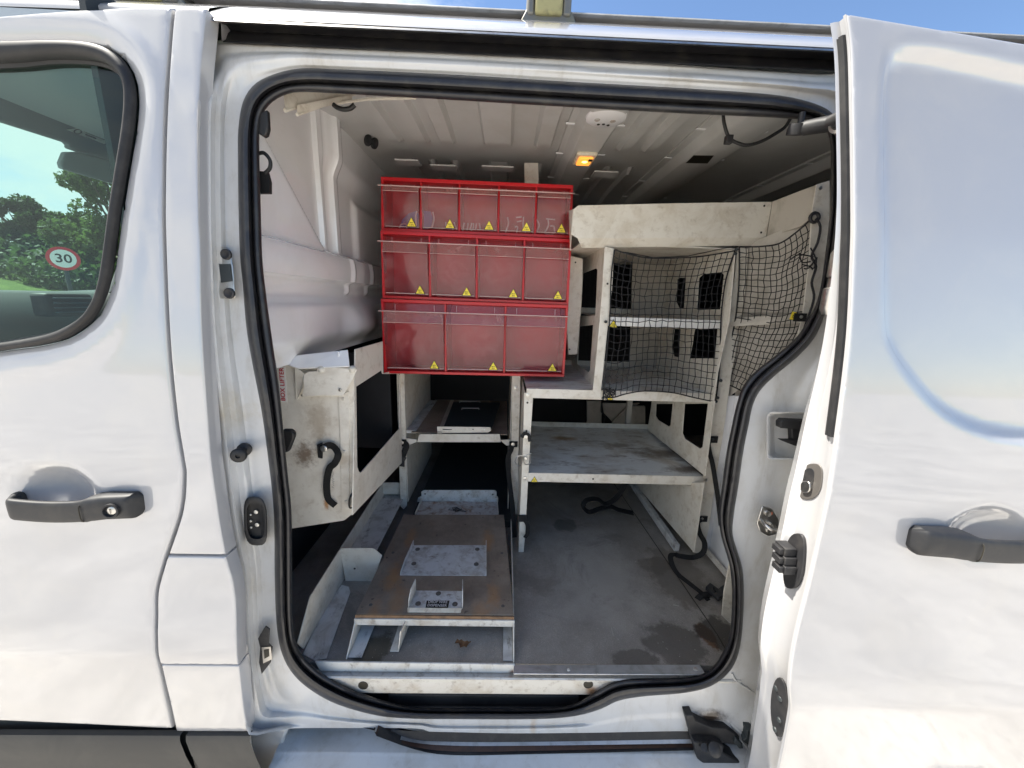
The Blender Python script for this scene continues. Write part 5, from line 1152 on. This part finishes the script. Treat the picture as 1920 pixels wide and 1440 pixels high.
t = MB(); t.box(P(632, 660, y=YL-.01), P(648, 684, y=YL+.02)); obj('corner_block', t, 'inner', bl, bevel=.001)
# sticker, reading upwards
c0, c1_ = P(532, 754, y=YL-.0008), P(528, 687, y=YL-.0008); vdir = (c1_-c0).normalized(); wdir = Vector((vdir.z, 0, -vdir.x)); w2 = .0085; L2 = (c1_-c0).length
mb = MB(); mb.mi = 0; mb.prism([c0-wdir*w2, c0+wdir*w2, c1_+wdir*w2, c1_-wdir*w2], (0, .0006, 0)); mb.mi = 1
put_text(mb, 'BOX LIFTER', (c0+c1_)/2+Vector((0, -.0008, 0)), vdir, -wdir, .0135, True, .92); 
vs, fs = text_faces('BOX LIFTER', True); wid = max(a for a, b in vs)-min(a for a, b in vs)
mb = MB(); mb.prism([c0-wdir*w2, c0+wdir*w2, c1_+wdir*w2, c1_-wdir*w2], (0, .0006, 0)); mb.mi = 1; put_text(mb, 'BOX LIFTER', (c0+c1_)/2+Vector((0, -.0009, 0)), vdir, -wdir, .0150, True, L2*.93/(wid*.0150))
obj('name_sticker', mb, ['white_st', 'red_ink'], bl)

# straps
def strap(name, label, px, ys_, w, n, grp='black webbing straps', t_=.0011):
    pts = [P(a, b, y=(ys_[i] if isinstance(ys_, (list, tuple)) else ys_)) for i, (a, b) in enumerate(px)]
    th_ = thing(name, label, 'strap', pts[0], grp); mb = MB(); mb.ribbon(smooth3(pts, 6), w, n, t_); obj('webbing', mb, 'strap', th_, smooth=40); return th_
s1 = strap('retaining_strap', 'frayed black strap hanging in a hook shape on the box lifter panel', [(608, 839), (616, 835), (626, 838), (634, 852), (628, 868), (618, 878), (613, 900), (613, 925), (617, 938), (629, 948)], [YL-.012, YL-.010, YL-.012, YL-.02, YL-.02, YL-.012, YL-.010, YL-.008, YL-.006, YL-.005], .0085, (0, -1, .0))
screw(s1, P(607, 841, y=YL-.016), r=.0085, m='bolt')
t = MB(); t.prism([P(594, 834, y=YL-.011), P(604, 830, y=YL-.011), P(604, 860, y=YL-.011), (P(596, 858, y=YL-.011))], (0, .003, 0)); obj('strap_end', t, 'strap', s1, fix=True)
mb = MB()
for k in range(14):
    a = P(622+random.uniform(-1, 2), 884+k*2.3, y=YL-.009); mb.tube([a, a+Vector((.003+random.random()*.003, 0, -.001))], .0004, 3)
o = obj('frayed_threads', mb, 'strap', s1); o['kind'] = 'stuff'
s2 = strap('retaining_strap', 'short black buckle strap on the left post under the grey shelf', [(757, 829), (762, 836), (758, 848), (754, 858)], [YU-.006, YU-.012, YU-.014, YU-.012], .011, (0, -1, 0))
t = MB(); t.box(P(745, 824, y=YU-.005), P(762, 837, y=YU-.003)); obj('strap_pad', t, 'strap', s2)
screw(s2, P(754, 830, y=YU-.006), r=.0062)
t = MB(); t.prism([P(a, b, y=YU-.016) for a, b in ((750, 856), (762, 859), (758, 866), (758, 876), (742, 873), (743, 868), (748, 866))], (0, .006, 0)); obj('buckle', t, 'black', s2, fix=True, bevel=.001)
s3 = strap('retaining_strap', 'long black strap running down the right post of the bin stand', [(961, 833), (958, 845), (952, 860), (955, 900), (962, 960), (965, 1020), (967, 1080)], [YU-.036, YU-.04, YU-.05, YU-.06, YU-.1, YU-.14, YU-.17], .0085, (.2, -1, 0))
t = MB(); t.box(P(955, 828, y=YU-.036), P(970, 838, y=YU-.033)); obj('strap_pad', t, 'strap', s3); screw(s3, P(962, 833, y=YU-.037), r=.0068)
s4 = strap('retaining_strap', 'black strap dangling to the floor from the right rack post foot', [(1317, 972), (1308, 980), (1312, 1000), (1321, 1018), (1318, 1036), (1300, 1045), (1278, 1043), (1260, 1040), (1258, 1052), (1270, 1075), (1298, 1098), (1322, 1118), (1336, 1140), (1332, 1152), (1312, 1148), (1306, 1128), (1316, 1116), (1334, 1112), (1340, 1104)],
           [YR-.006, YR-.012, YR-.03, YR-.04, YR-.06, YR-.05, YR-.05, .36, .33, .29, .25, .225, .20, .19, .19, .215, .225, .23, .23], .0078, [(-.6, -1, .3)]*40+[(0, 0, 1)]*400)
t = MB(); t.box(P(1309, 968, y=YR-.005), P(1325, 978, y=YR-.003)); obj('strap_pad', t, 'strap', s4); screw(s4, P(1316, 973, y=YR-.006), r=.005, m='metal')
t = MB(); q = P(1334, 1112, z=.585); t.prism([P(a, b, z=.580) for a, b in ((1322, 1106), (1330, 1098), (1346, 1110), (1360, 1098), (1362, 1120), (1346, 1128))], (0, 0, .012)); obj('buckle', t, 'black', s4, fix=True, bevel=.002)
s5 = strap('retaining_strap', 'narrow black strap hanging down the right post beside the middle shelf', [(1333, 822), (1328, 832), (1331, 850), (1336, 870), (1341, 900), (1347, 940), (1352, 985)], [YR-.006, YR-.012, YR-.015, YR-.02, YR-.03, YR-.04, YR-.05], .0068, (-.3, -1, 0))
t = MB(); t.box(P(1327, 818, y=YR-.005), P(1344, 830, y=YR-.002)); obj('strap_pad', t, 'strap', s5); screw(s5, P(1336, 824, y=YR-.006), r=.005, m='cab')
s6 = strap('retaining_strap', 'coiled black strap lying on the dark floor under the middle shelf', [(1187, 962), (1160, 956), (1145, 950), (1125, 954), (1105, 960), (1094, 950), (1100, 938), (1120, 936), (1135, 945), (1150, 938), (1162, 925), (1172, 905)], [.60]*12, .011, (0, -.2, 1), t_=.002)
for o in [s6]:
    pass
s7 = strap('retaining_strap', 'short black strap stub on the foot of the rack front post', [(983, 974), (989, 984), (989, 1000), (984, 1008)], [YR-.006, YR-.008, YR-.008, YR-.008], .007, (.4, -1, 0))
t = MB(); t.box(P(972, 966, y=YR-.005), P(988, 978, y=YR-.003)); obj('strap_pad', t, 'strap', s7); 
s8 = strap('retaining_strap', 'curled black strap tab under the rack post screw', [(978, 820), (984, 813), (992, 818), (994, 828)], [YR-.008]*4, .006, (0, -1, 0)); screw(s8, P(986, 819, y=YR-.012), r=.006)
# wire hooks
def ring_hook(label, pts, y, r=.0019, scr=None):
    p0 = P(pts[0][0], pts[0][1], y=y); th_ = thing('wire_hook', label, 'hook', p0, 'wire hooks on the racking'); mb = MB(); mb.tube(smooth3([P(a, b, y=y-.006*(i % 2)) for i, (a, b) in enumerate(pts)], 4), r, 6); obj('wire', mb, 'metal' if scr else 'black', th_, smooth=60)
    if scr: screw(th_, P(scr[0], scr[1], y=y+.004), r=.006)
ring_hook('bent wire hook loops around the white screw on the rack front post', [(996, 850), (982, 854), (972, 855), (966, 864), (970, 873), (978, 870), (980, 856), (984, 870), (994, 868), (994, 852)], YR-.010, .0016, (985, 860))
ring_hook('dark shackle loop at the lower corner of the box lifter panel', [(660, 925), (655, 938), (656, 952), (663, 948), (666, 930), (662, 924), (669, 930)], YL-.008, .0024, None)

# cargo nets
def net(label, top, bot_, left, right, nu, nv, yf, grp, bulge=.012, r_=.0011, seed=1, holes=()):
    rg = np.random.RandomState(seed)
    def cur(l, n): 
        p = [np.array(q, float) for q in resample([np.array(q, float) for q in l], .5, False)]; d = np.cumsum([0]+[np.linalg.norm(p[i+1]-p[i]) for i in range(len(p)-1)]); s = np.linspace(0, d[-1], n); P_ = np.array(p); return np.stack([np.interp(s, d, P_[:, 0]), np.interp(s, d, P_[:, 1])], 1)
    SS = 3; U, V = nu*SS+1, nv*SS+1; T, B, Lf, Rt = cur(top, U), cur(bot_, U), cur(left, V), cur(right, V); G = np.zeros((V, U, 2))
    for j in range(V):
        for i in range(U):
            u, v = i/(U-1), j/(V-1); G[j, i] = (1-v)*T[i]+v*B[i]+(1-u)*Lf[j]+u*Rt[j]-((1-u)*(1-v)*T[0]+u*(1-v)*T[-1]+(1-u)*v*B[0]+u*v*B[-1])
    k = rg.normal(size=(nv+1, nu+1, 2))*.9
    def jit(j, i):
        a, b = j/SS, i/SS; j0, i0 = min(int(a), nv-1), min(int(b), nu-1); fa, fb = a-j0, b-i0
        return (k[j0, i0]*(1-fa)*(1-fb)+k[j0+1, i0]*fa*(1-fb)+k[j0, i0+1]*(1-fa)*fb+k[j0+1, i0+1]*fa*fb)
    W = [[None]*U for _ in range(V)]
    for j in range(V):
        for i in range(U):
            u, v = i/(U-1), j/(V-1); q = G[j, i]+(jit(j, i) if 0 < i < U-1 and 0 < j < V-1 else 0); W[j][i] = P(q[0], q[1], y=yf(q[0])-bulge*math.sin(math.pi*u)*math.sin(math.pi*v)*(.7+.5*math.sin(u*7+v*5)))
    c = W[0][0]; th_ = thing('cargo_net', label, 'net', c, grp); mb = MB()
    for j in range(0, V, SS): mb.tube(W[j], r_ if 0 < j < V-1 else r_*1.9, 5)
    for i in range(0, U, SS): mb.tube([W[j][i] for j in range(V)], r_ if 0 < i < U-1 else r_*1.9, 5)
    o = obj('mesh_cords', mb, 'net', th_, smooth=60); o['kind'] = 'stuff'
    return th_
n1 = net('black cord net stretched over the two square bays of the rack', [(1152, 468), (1185, 478), (1225, 484), (1300, 482), (1345, 476), (1378, 470)], [(1131, 744), (1150, 745), (1175, 738), (1210, 733), (1260, 736), (1300, 745), (1342, 754)],
         [(1152, 468), (1146, 520), (1143, 600), (1136, 680), (1131, 744)], [(1378, 470), (1360, 530), (1352, 600), (1350, 680), (1342, 754)], 19, 21, lambda px: YR-.012, 'cargo nets on the rack', .014)
n2 = net('black cord net bulging out from the bay next to the door seal', [(1386, 463), (1430, 462), (1465, 455), (1500, 430), (1527, 404)], [(1352, 716), (1375, 725), (1400, 738), (1425, 752), (1440, 760)], [(1386, 463), (1386, 520), (1380, 590), (1368, 650), (1352, 716)],
         [(1527, 404), (1534, 430), (1522, 480), (1524, 520), (1510, 600), (1495, 640), (1470, 700), (1440, 760)], 13, 25, lambda px: YR-.012-(px-1386)/145*.14, 'cargo nets on the rack', .03, seed=3)
n3 = net('black net hanging in the gap behind the red bins and rack side', [(1080, 500), (1100, 508), (1125, 500)], [(1082, 700), (1100, 702), (1125, 700)], [(1080, 500), (1082, 600), (1082, 700)], [(1125, 500), (1122, 600), (1125, 700)], 5, 17, lambda px: .95, 'cargo nets on the rack', .02, r_=.0013, seed=4)
def ball(th_, px, py, y, r_=.0045, m='cab', name='net_stud'):
    mb = MB(); mb.lathe(P(px, py, y=y), (0, -1, 0), [(r_*.6, 0), (r_, .003), (r_, .006), (r_*.6, .009), (.0005, .010)], 12); obj(name, mb, m, th_, smooth=60)
for a, b in ((1379, 468), (1377, 476), (1362, 592), (1359, 618), (1341, 752), (1344, 745), (1135, 603), (1130, 746)): ball(n1, a, b, YR-.010)
for a, b in ((1350, 713),): ball(n2, a, b, YR-.010)
mb = MB(); pe = P(1527, 408, y=.24); mb.tube([pe+Vector((math.cos(k*math.pi/8)*.010, 0, math.sin(k*math.pi/8)*.010)) for k in range(16)], .0038, 8, closed=True); obj('net_eyelet', mb, 'black', n2, smooth=60)
mb = MB(); rg = np.random.RandomState(9)
for k in range(7):
    a = (1502+rg.uniform(-20, 20), 485+rg.uniform(-22, 25)); b = (1528+rg.uniform(-10, 4), 492+rg.uniform(-16, 26)); mb.tube(smooth3([P(a[0], a[1], y=.24), P((a[0]+b[0])/2+rg.uniform(-8, 8), (a[1]+b[1])/2+rg.uniform(-12, 12), y=.225), P(b[0], b[1], y=.24)], 4), .0016, 5)
mb.tube(smooth3([P(a, b, y=.238) for a, b in ((1530, 410), (1538, 425), (1533, 455), (1522, 480), (1530, 500), (1522, 530), (1526, 560), (1510, 610), (1500, 640))], 5), .0026, 6)
o = obj('knotted_cord', mb, 'net', n2, smooth=60)
mb = MB()
for k in range(9):
    p = [P(1133+rg.uniform(-6, 25), 738+rg.uniform(-12, 14), y=YR-.018) for _ in range(4)]; mb.tube(smooth3(p, 4), .0013, 5)
o = obj('knotted_cord', mb, 'net', n1, smooth=60)
mb = MB(); mb.tube([P(1155, 470, y=YR-.01), P(1225, 483, y=YR+.0), P(1290, 480, y=YR+.02), P(1375, 462, y=YR-.01)], .0012, 5); obj('net_drawcord', mb, 'net', n1)

def tri_sticker(parent, px, py, size, y, txt='MAX'):
    c = P(px, py, y=y); mb = MB(); mb.mi = 1; mb.prism([c+Vector((0, 0, size*.62)), c+Vector((-size*.66, 0, -size*.55)), c+Vector((size*.66, 0, -size*.55))], (0, .0004, 0)); c = c+Vector((0, -.0005, 0)); mb.mi = 0
    mb.prism([c+Vector((0, 0, size*.5)), c+Vector((-size*.54, 0, -size*.48)), c+Vector((size*.54, 0, -size*.48))], (0, .0004, 0)); mb.mi = 1; put_text(mb, 'MAX', c+Vector((0, -.0005, -.05*size)), (1, 0, 0), (0, 0, 1), size*.22); put_text(mb, txt, c+Vector((0, -.0005, -.32*size)), (1, 0, 0), (0, 0, 1), size*.24)
    obj('weight_sticker', mb, ['yellow', 'ink'], parent)
tri_sticker(rack, 1002, 899, .017, YR-.0035, '20Kg'); tri_sticker(rack, 1150, 607, .020, YR-.004, '10Kg'); tri_sticker(rack, 1144, 745, .015, YR-.0045, '10Kg'); 
c = P(1489, 592, y=.243); mb = MB(); mb.prism([c+Vector((-.010, 0, -.009)), c+Vector((.004, 0, -.010)), c+Vector((.005, 0, .008)), c+Vector((-.006, 0, .010))], (0, .0005, 0)); mb.mi = 1; put_text(mb, '10Kg', c+Vector((-.002, -.0006, 0)), (.3, 0, 1), (-1, 0, .3), .006); obj('weight_sticker', mb, ['yellow', 'ink'], rack)
mb = MB(); mb.box(P(1491, 587, y=.240), P(1509, 603, y=.243)); obj('strap_pad', mb, 'strap', n2); screw(n2, P(1502, 594, y=.2395), r=.004)

# tray along the left wall
XT = -.457; tr = thing('side_tray', 'long white steel tray on the floor along the left wall', 'tray', (XT, .3, .571))
plate('side_wall', 'rack', tr, [(556, 1206), (580, 1118), (637, 1028), (716, 905), (740, 905), (740, 934), (716, 934), (651, 1106), (588, 1236)], x=XT, t=.003)
plate('foot_flange', 'tray', tr, [(568, 1226), (600, 1156), (640, 1096), (654, 1100), (657, 1110), (612, 1234), (590, 1238)], z=.5735, t=.002)
yplate('cross_plate', 'rack', tr, [(637, 1028), (700, 1028), (716, 1042), (700, 1090), (692, 1104), (650, 1104)], .27, .003); hole_disc(tr, 665, 1066, .003, y=.269)
t = MB(); t.box((XT+.002, .275, .631), (-.372, .66, .634)); obj('tray_base', t, 'tray', tr, bevel=.001)
t = MB(); t.box((XT, .60, .675), (P(745, 960, y=.62).x, .603, .74)); 
yplate('back_wall', 'rack', tr, [(714, 905), (752, 905), (752, 927), (716, 927)], .64, .003)

# ramp with anti slip board and cable holders
rp_ = thing('cable_platform', 'low platform with brown anti-slip board and drop wire brackets in the doorway', 'platform', (-.17, .3, .571))
ZTB = P(815, 1160, y=.08).z; 
bx = [P(667, 1151, z=ZTB), P(963, 1153, z=ZTB), P(945, 965, z=ZTB), P(757, 965, z=ZTB)]
t = MB(); t.prism(bx, (0, 0, -.009)); obj('board', t, ['board'], rp_, fix=True, bevel=.0008)
yf = bx[0].y
t = MB(); t.box((bx[0].x-.001, yf-.0025, ZTB-.010), (bx[1].x+.001, yf-.0005, ZTB-.001)); obj('board_edge', t, 'wood', rp_)
zr2 = P(815, 1158, y=yf-.004).z; t = MB(); t.box((bx[0].x-.003, yf-.006, P(815, 1170, y=yf).z), (bx[1].x+.003, yf-.002, ZTB-.009)); obj('front_rail', t, 'sill', rp_, bevel=.001)
t = MB(); t.prism([(bx[0].x-.001, yf-.004, ZTB-.012), (bx[0].x-.001, .026, .573), (bx[0].x-.001, .55, .573), (bx[0].x-.001, .52, ZTB-.012)], (.003, 0, 0)); obj('side_plate', t, 'rack', rp_, fix=True, bevel=.0005)
t = MB(); t.prism([(bx[1].x-.001, yf-.004, ZTB-.012), (bx[1].x-.001, .022, .573), (bx[1].x-.001, .55, .573), (bx[1].x-.001, .52, ZTB-.012)], (.003, 0, 0)); obj('side_plate', t, 'rack', rp_, fix=True, bevel=.0005)
t = MB(); t.box((bx[0].x+.003, .03, .5735), (bx[0].x+.034, .5, .5755)); obj('foot_flange', t, 'tray', rp_); t = MB(); t.box((bx[1].x-.024, .026, .5735), (bx[1].x-.002, .30, .5755)); obj('foot_flange', t, 'tray', rp_)
q0 = P(738, 1222, z=.574); t = MB(); t.prism([(q0.x+.010, q0.y, .574), (q0.x+.014, q0.y+.01, ZTB-.012), (q0.x+.03, q0.y+.14, ZTB-.012), (q0.x+.02, q0.y+.12, .574)], (.002, 0, 0)); t.box((q0.x-.008, q0.y, .5735), (q0.x+.012, q0.y+.12, .5765)); obj('middle_bracket', t, 'rack', rp_, fix=True)
t = MB(); t.box(P(930, 1172, y=.2), P(962, 1186, y=.21)); obj('rear_brace', t, 'rack', rp_)
zA, zB = P(800, 1245, y=.018).z, P(800, 1260, y=.014).z
t = MB(); t.prism([P(590, 1241, y=.016), P(965, 1246, y=.016), P(967, 1262, y=.012), P(600, 1259, y=.012)], (0, .004, 0)); obj('threshold_rail', t, 'sill', rp_, fix=True, bevel=.001)
for a, b in ((695, 1134), (943, 1136), (737, 1036), (941, 1037)):
    mb = MB(); mb.lathe(P(a, b, z=ZTB), (0, 0, 1), [(.0045, 0), (.004, .0006), (.001, .0004)], 12); obj('screw', mb, 'washer', rp_)
def channel(name, base, hl, m, front=None):
    """folded steel holder screwed to the board: base FL FR BR BL in the photo"""
    b_ = [P(a, c_, z=ZTB+.002) for a, c_ in base]; mb = MB(); mb.prism(b_, (0, 0, -.0018)); o = obj(name, mb, m, rp_, fix=True, bevel=.0005)
    for i, j, nm in ((0, 3, 'left_flange'), (1, 2, 'right_flange')):
        A, B = b_[i], b_[j]; mb = MB(); mb.prism([A, A+Vector((0, .004, hl*.45)), A+(B-A)*.35+Vector((0, 0, hl)), B+Vector((0, .0, hl)), B], (.002 if i == 0 else -.002, 0, 0)); obj('side_flange', mb, m, o, fix=True, bevel=.0004)
    return o, b_
h1, b1 = channel('cable_holder', [(750, 1078), (912, 1079), (912, 1022), (775, 1022)], .018, 'bracket')
for a, b in ((783, 1030), (776, 1057), (895, 1030), (893, 1058)):
    mb = MB(); p = P(a, b, z=ZTB+.002); mb.lathe(p, (0, 0, 1), [(.0072, 0), (.007, .0012), (.0035, .0014), (.003, .0030), (.001, .0032)], 16); obj('washer_screw', mb, 'washer', h1, smooth=40)
h2_, b2 = channel('drop_wire_holder', [(765, 1139), (868, 1140), (868, 1108), (779, 1107)], .036, 'bracket')
for a, b in ((822, 1113), (784, 1132), (853, 1133)):
    mb = MB(); p = P(a, b, z=ZTB+.002); mb.lathe(p, (0, 0, 1), [(.0070, 0), (.0068, .0012), (.0035, .0014), (.003, .0030), (.001, .0032)], 16); obj('washer_screw', mb, 'washer', h2_, smooth=40)
mb = MB(); A, B = b2[0], b2[1]; mb.prism([A+Vector((0, -.0005, .001)), B+Vector((-.002, -.0005, .001)), B+Vector((-.004, -.013, -.0015)), A+Vector((.002, -.013, -.0015))], (0, 0, -.0012)); 
mb = MB(); fz = ZTB+.0005; A2, B2 = P(764, 1140, z=ZTB+.002), P(866, 1141, z=ZTB+.002); mb.prism([A2, B2, B2+Vector((-.002, -.011, -.003)), A2+Vector((.003, -.011, -.003))], (0, 0, .0014)); obj('front_lip', mb, 'cream', h2_, fix=True, bevel=.0004)
s0, s1_, s2_, s3_ = [P(a, b, z=ZTB+.0028) for a, b in ((798, 1139), (840, 1140), (843, 1126), (800, 1126))]; mb = MB(); mb.prism([s0, s1_, s2_, s3_], (0, 0, -.0006)); mb.mi = 1
uu = (s1_-s0).normalized(); vv_ = ((s3_+s2_)/2-(s0+s1_)/2); cc = (s0+s1_+s2_+s3_)/4+Vector((0, 0, .0012)); vn = Vector((0, 1, 0)); ln = vv_.length
for sgn, wd in ((.24, 'DROP WIRE'), (-.24, 'DISPENSER')):
    vs, fs = text_faces(wd, False); wid = max(a for a, b in vs)-min(a for a, b in vs); put_text(mb, wd, cc+vn*ln*sgn, uu, vn, ln*.50, False, (s1_-s0).length*.86/(wid*ln*.50))
obj('name_sticker', mb, ['ink', 'white_st'], h2_)
# rusty cradle behind the board
YC = P(860, 940, z=ZTB).y; zc0 = ZTB-.006
b3 = [P(a, b, z=zc0) for a, b in ((778, 966), (934, 966), (932, 940), (790, 940))]; mb = MB(); mb.prism(b3, (0, 0, -.002)); cr = obj('rear_cradle', mb, 'rusty', rp_, fix=True)
yb = P(860, 940, z=zc0).y
mb = MB(); mb.prism([P(a, b, y=yb) for a, b in ((782, 941), (934, 941), (934, 932), (931, 930), (931, 922), (928, 919), (795, 919), (790, 922), (790, 930), (784, 933))], (0, .002, 0)); obj('cradle_back', mb, 'bracket', cr, fix=True, bevel=.0005)
for a, b in ((797, 926), (924, 927)): hole_disc(rp_, a, b, .003, y=yb-.001)
for i, j in ((0, 3), (1, 2)):
    mb = MB(); A, B = b3[i], b3[j]; mb.prism([A, B, B+Vector((0, 0, .014)), A+Vector((0, 0, .010))], (.0015, 0, 0)); obj('cradle_side', mb, 'rack', cr, fix=True)
mb = MB(); rgx = np.random.RandomState(3)
for k in range(9):
    p = [P(852+rgx.uniform(-12, 25), 955+rgx.uniform(-5, 6), z=zc0+.003) for _ in range(3)]; mb.tube(smooth3(p, 4), .0009, 4)
obj('wire_scraps', mb, 'cloth_wire', cr)
# the lower unit's dark base board behind the platform
mb = MB(); mb.box((bx[0].x+.02, .54, .574), (bx[1].x+.01, 1.45, .60)); obj('rear_board', mb, 'cab', rp_)
# dead leaf and debris on the floor under the platform
lc = P(867, 1210, z=.578); lf = thing('dead_leaf', 'curled brown dead leaf on the floor under the platform', 'leaf', lc)
mb = MB(); rows = []; 
for i in range(9):
    u = i/8; w = .011*math.sin(math.pi*min(1, u*1.02+.02))**.7*(1+.45*math.sin(i*2.4)); rows.append([(lc.x-.018+.038*u, lc.y+w*s*.8+.004*math.sin(i), lc.z+.003+.004*abs(s)+.002*math.sin(i*1.7)) for s in (-1, -.4, .3, 1)])
mb.grid(rows); obj('leaf_blade', mb, 'leaf_dead', lf, smooth=True)
mb = MB()
rg = np.random.RandomState(21)
for k in range(70):
    if k % 2: p = P(rg.uniform(985, 1340), rg.uniform(1000, 1240), z=.5715)
    else: p = P(rg.uniform(680, 950), rg.uniform(1185, 1240), z=.5715)
    a = rg.uniform(0, 6.28); s = rg.uniform(.0008, .0022); d = Vector((math.cos(a)*s, math.sin(a)*s, 0)); e = Vector((-d.y, d.x, 0))*rg.uniform(.15, .6); mb.prism([p-d, p+e, p+d, p-e], (0, 0, .0008))
mb.tube([P(1262, 1134, z=.573), P(1273, 1136, z=.574)], .0012, 4); mb.tube([P(1146, 1176, z=.573), P(1150, 1192, z=.573)], .0006, 4)
M['crumb'] = mat('pale_crumbs', (.42, .40, .34), .8, speck=((.1, .07, .04), 1, 60)); tag(obj('floor_debris', mb, 'crumb'), 'pale crumbs and grit scattered on the van floor', 'debris', kind='stuff')
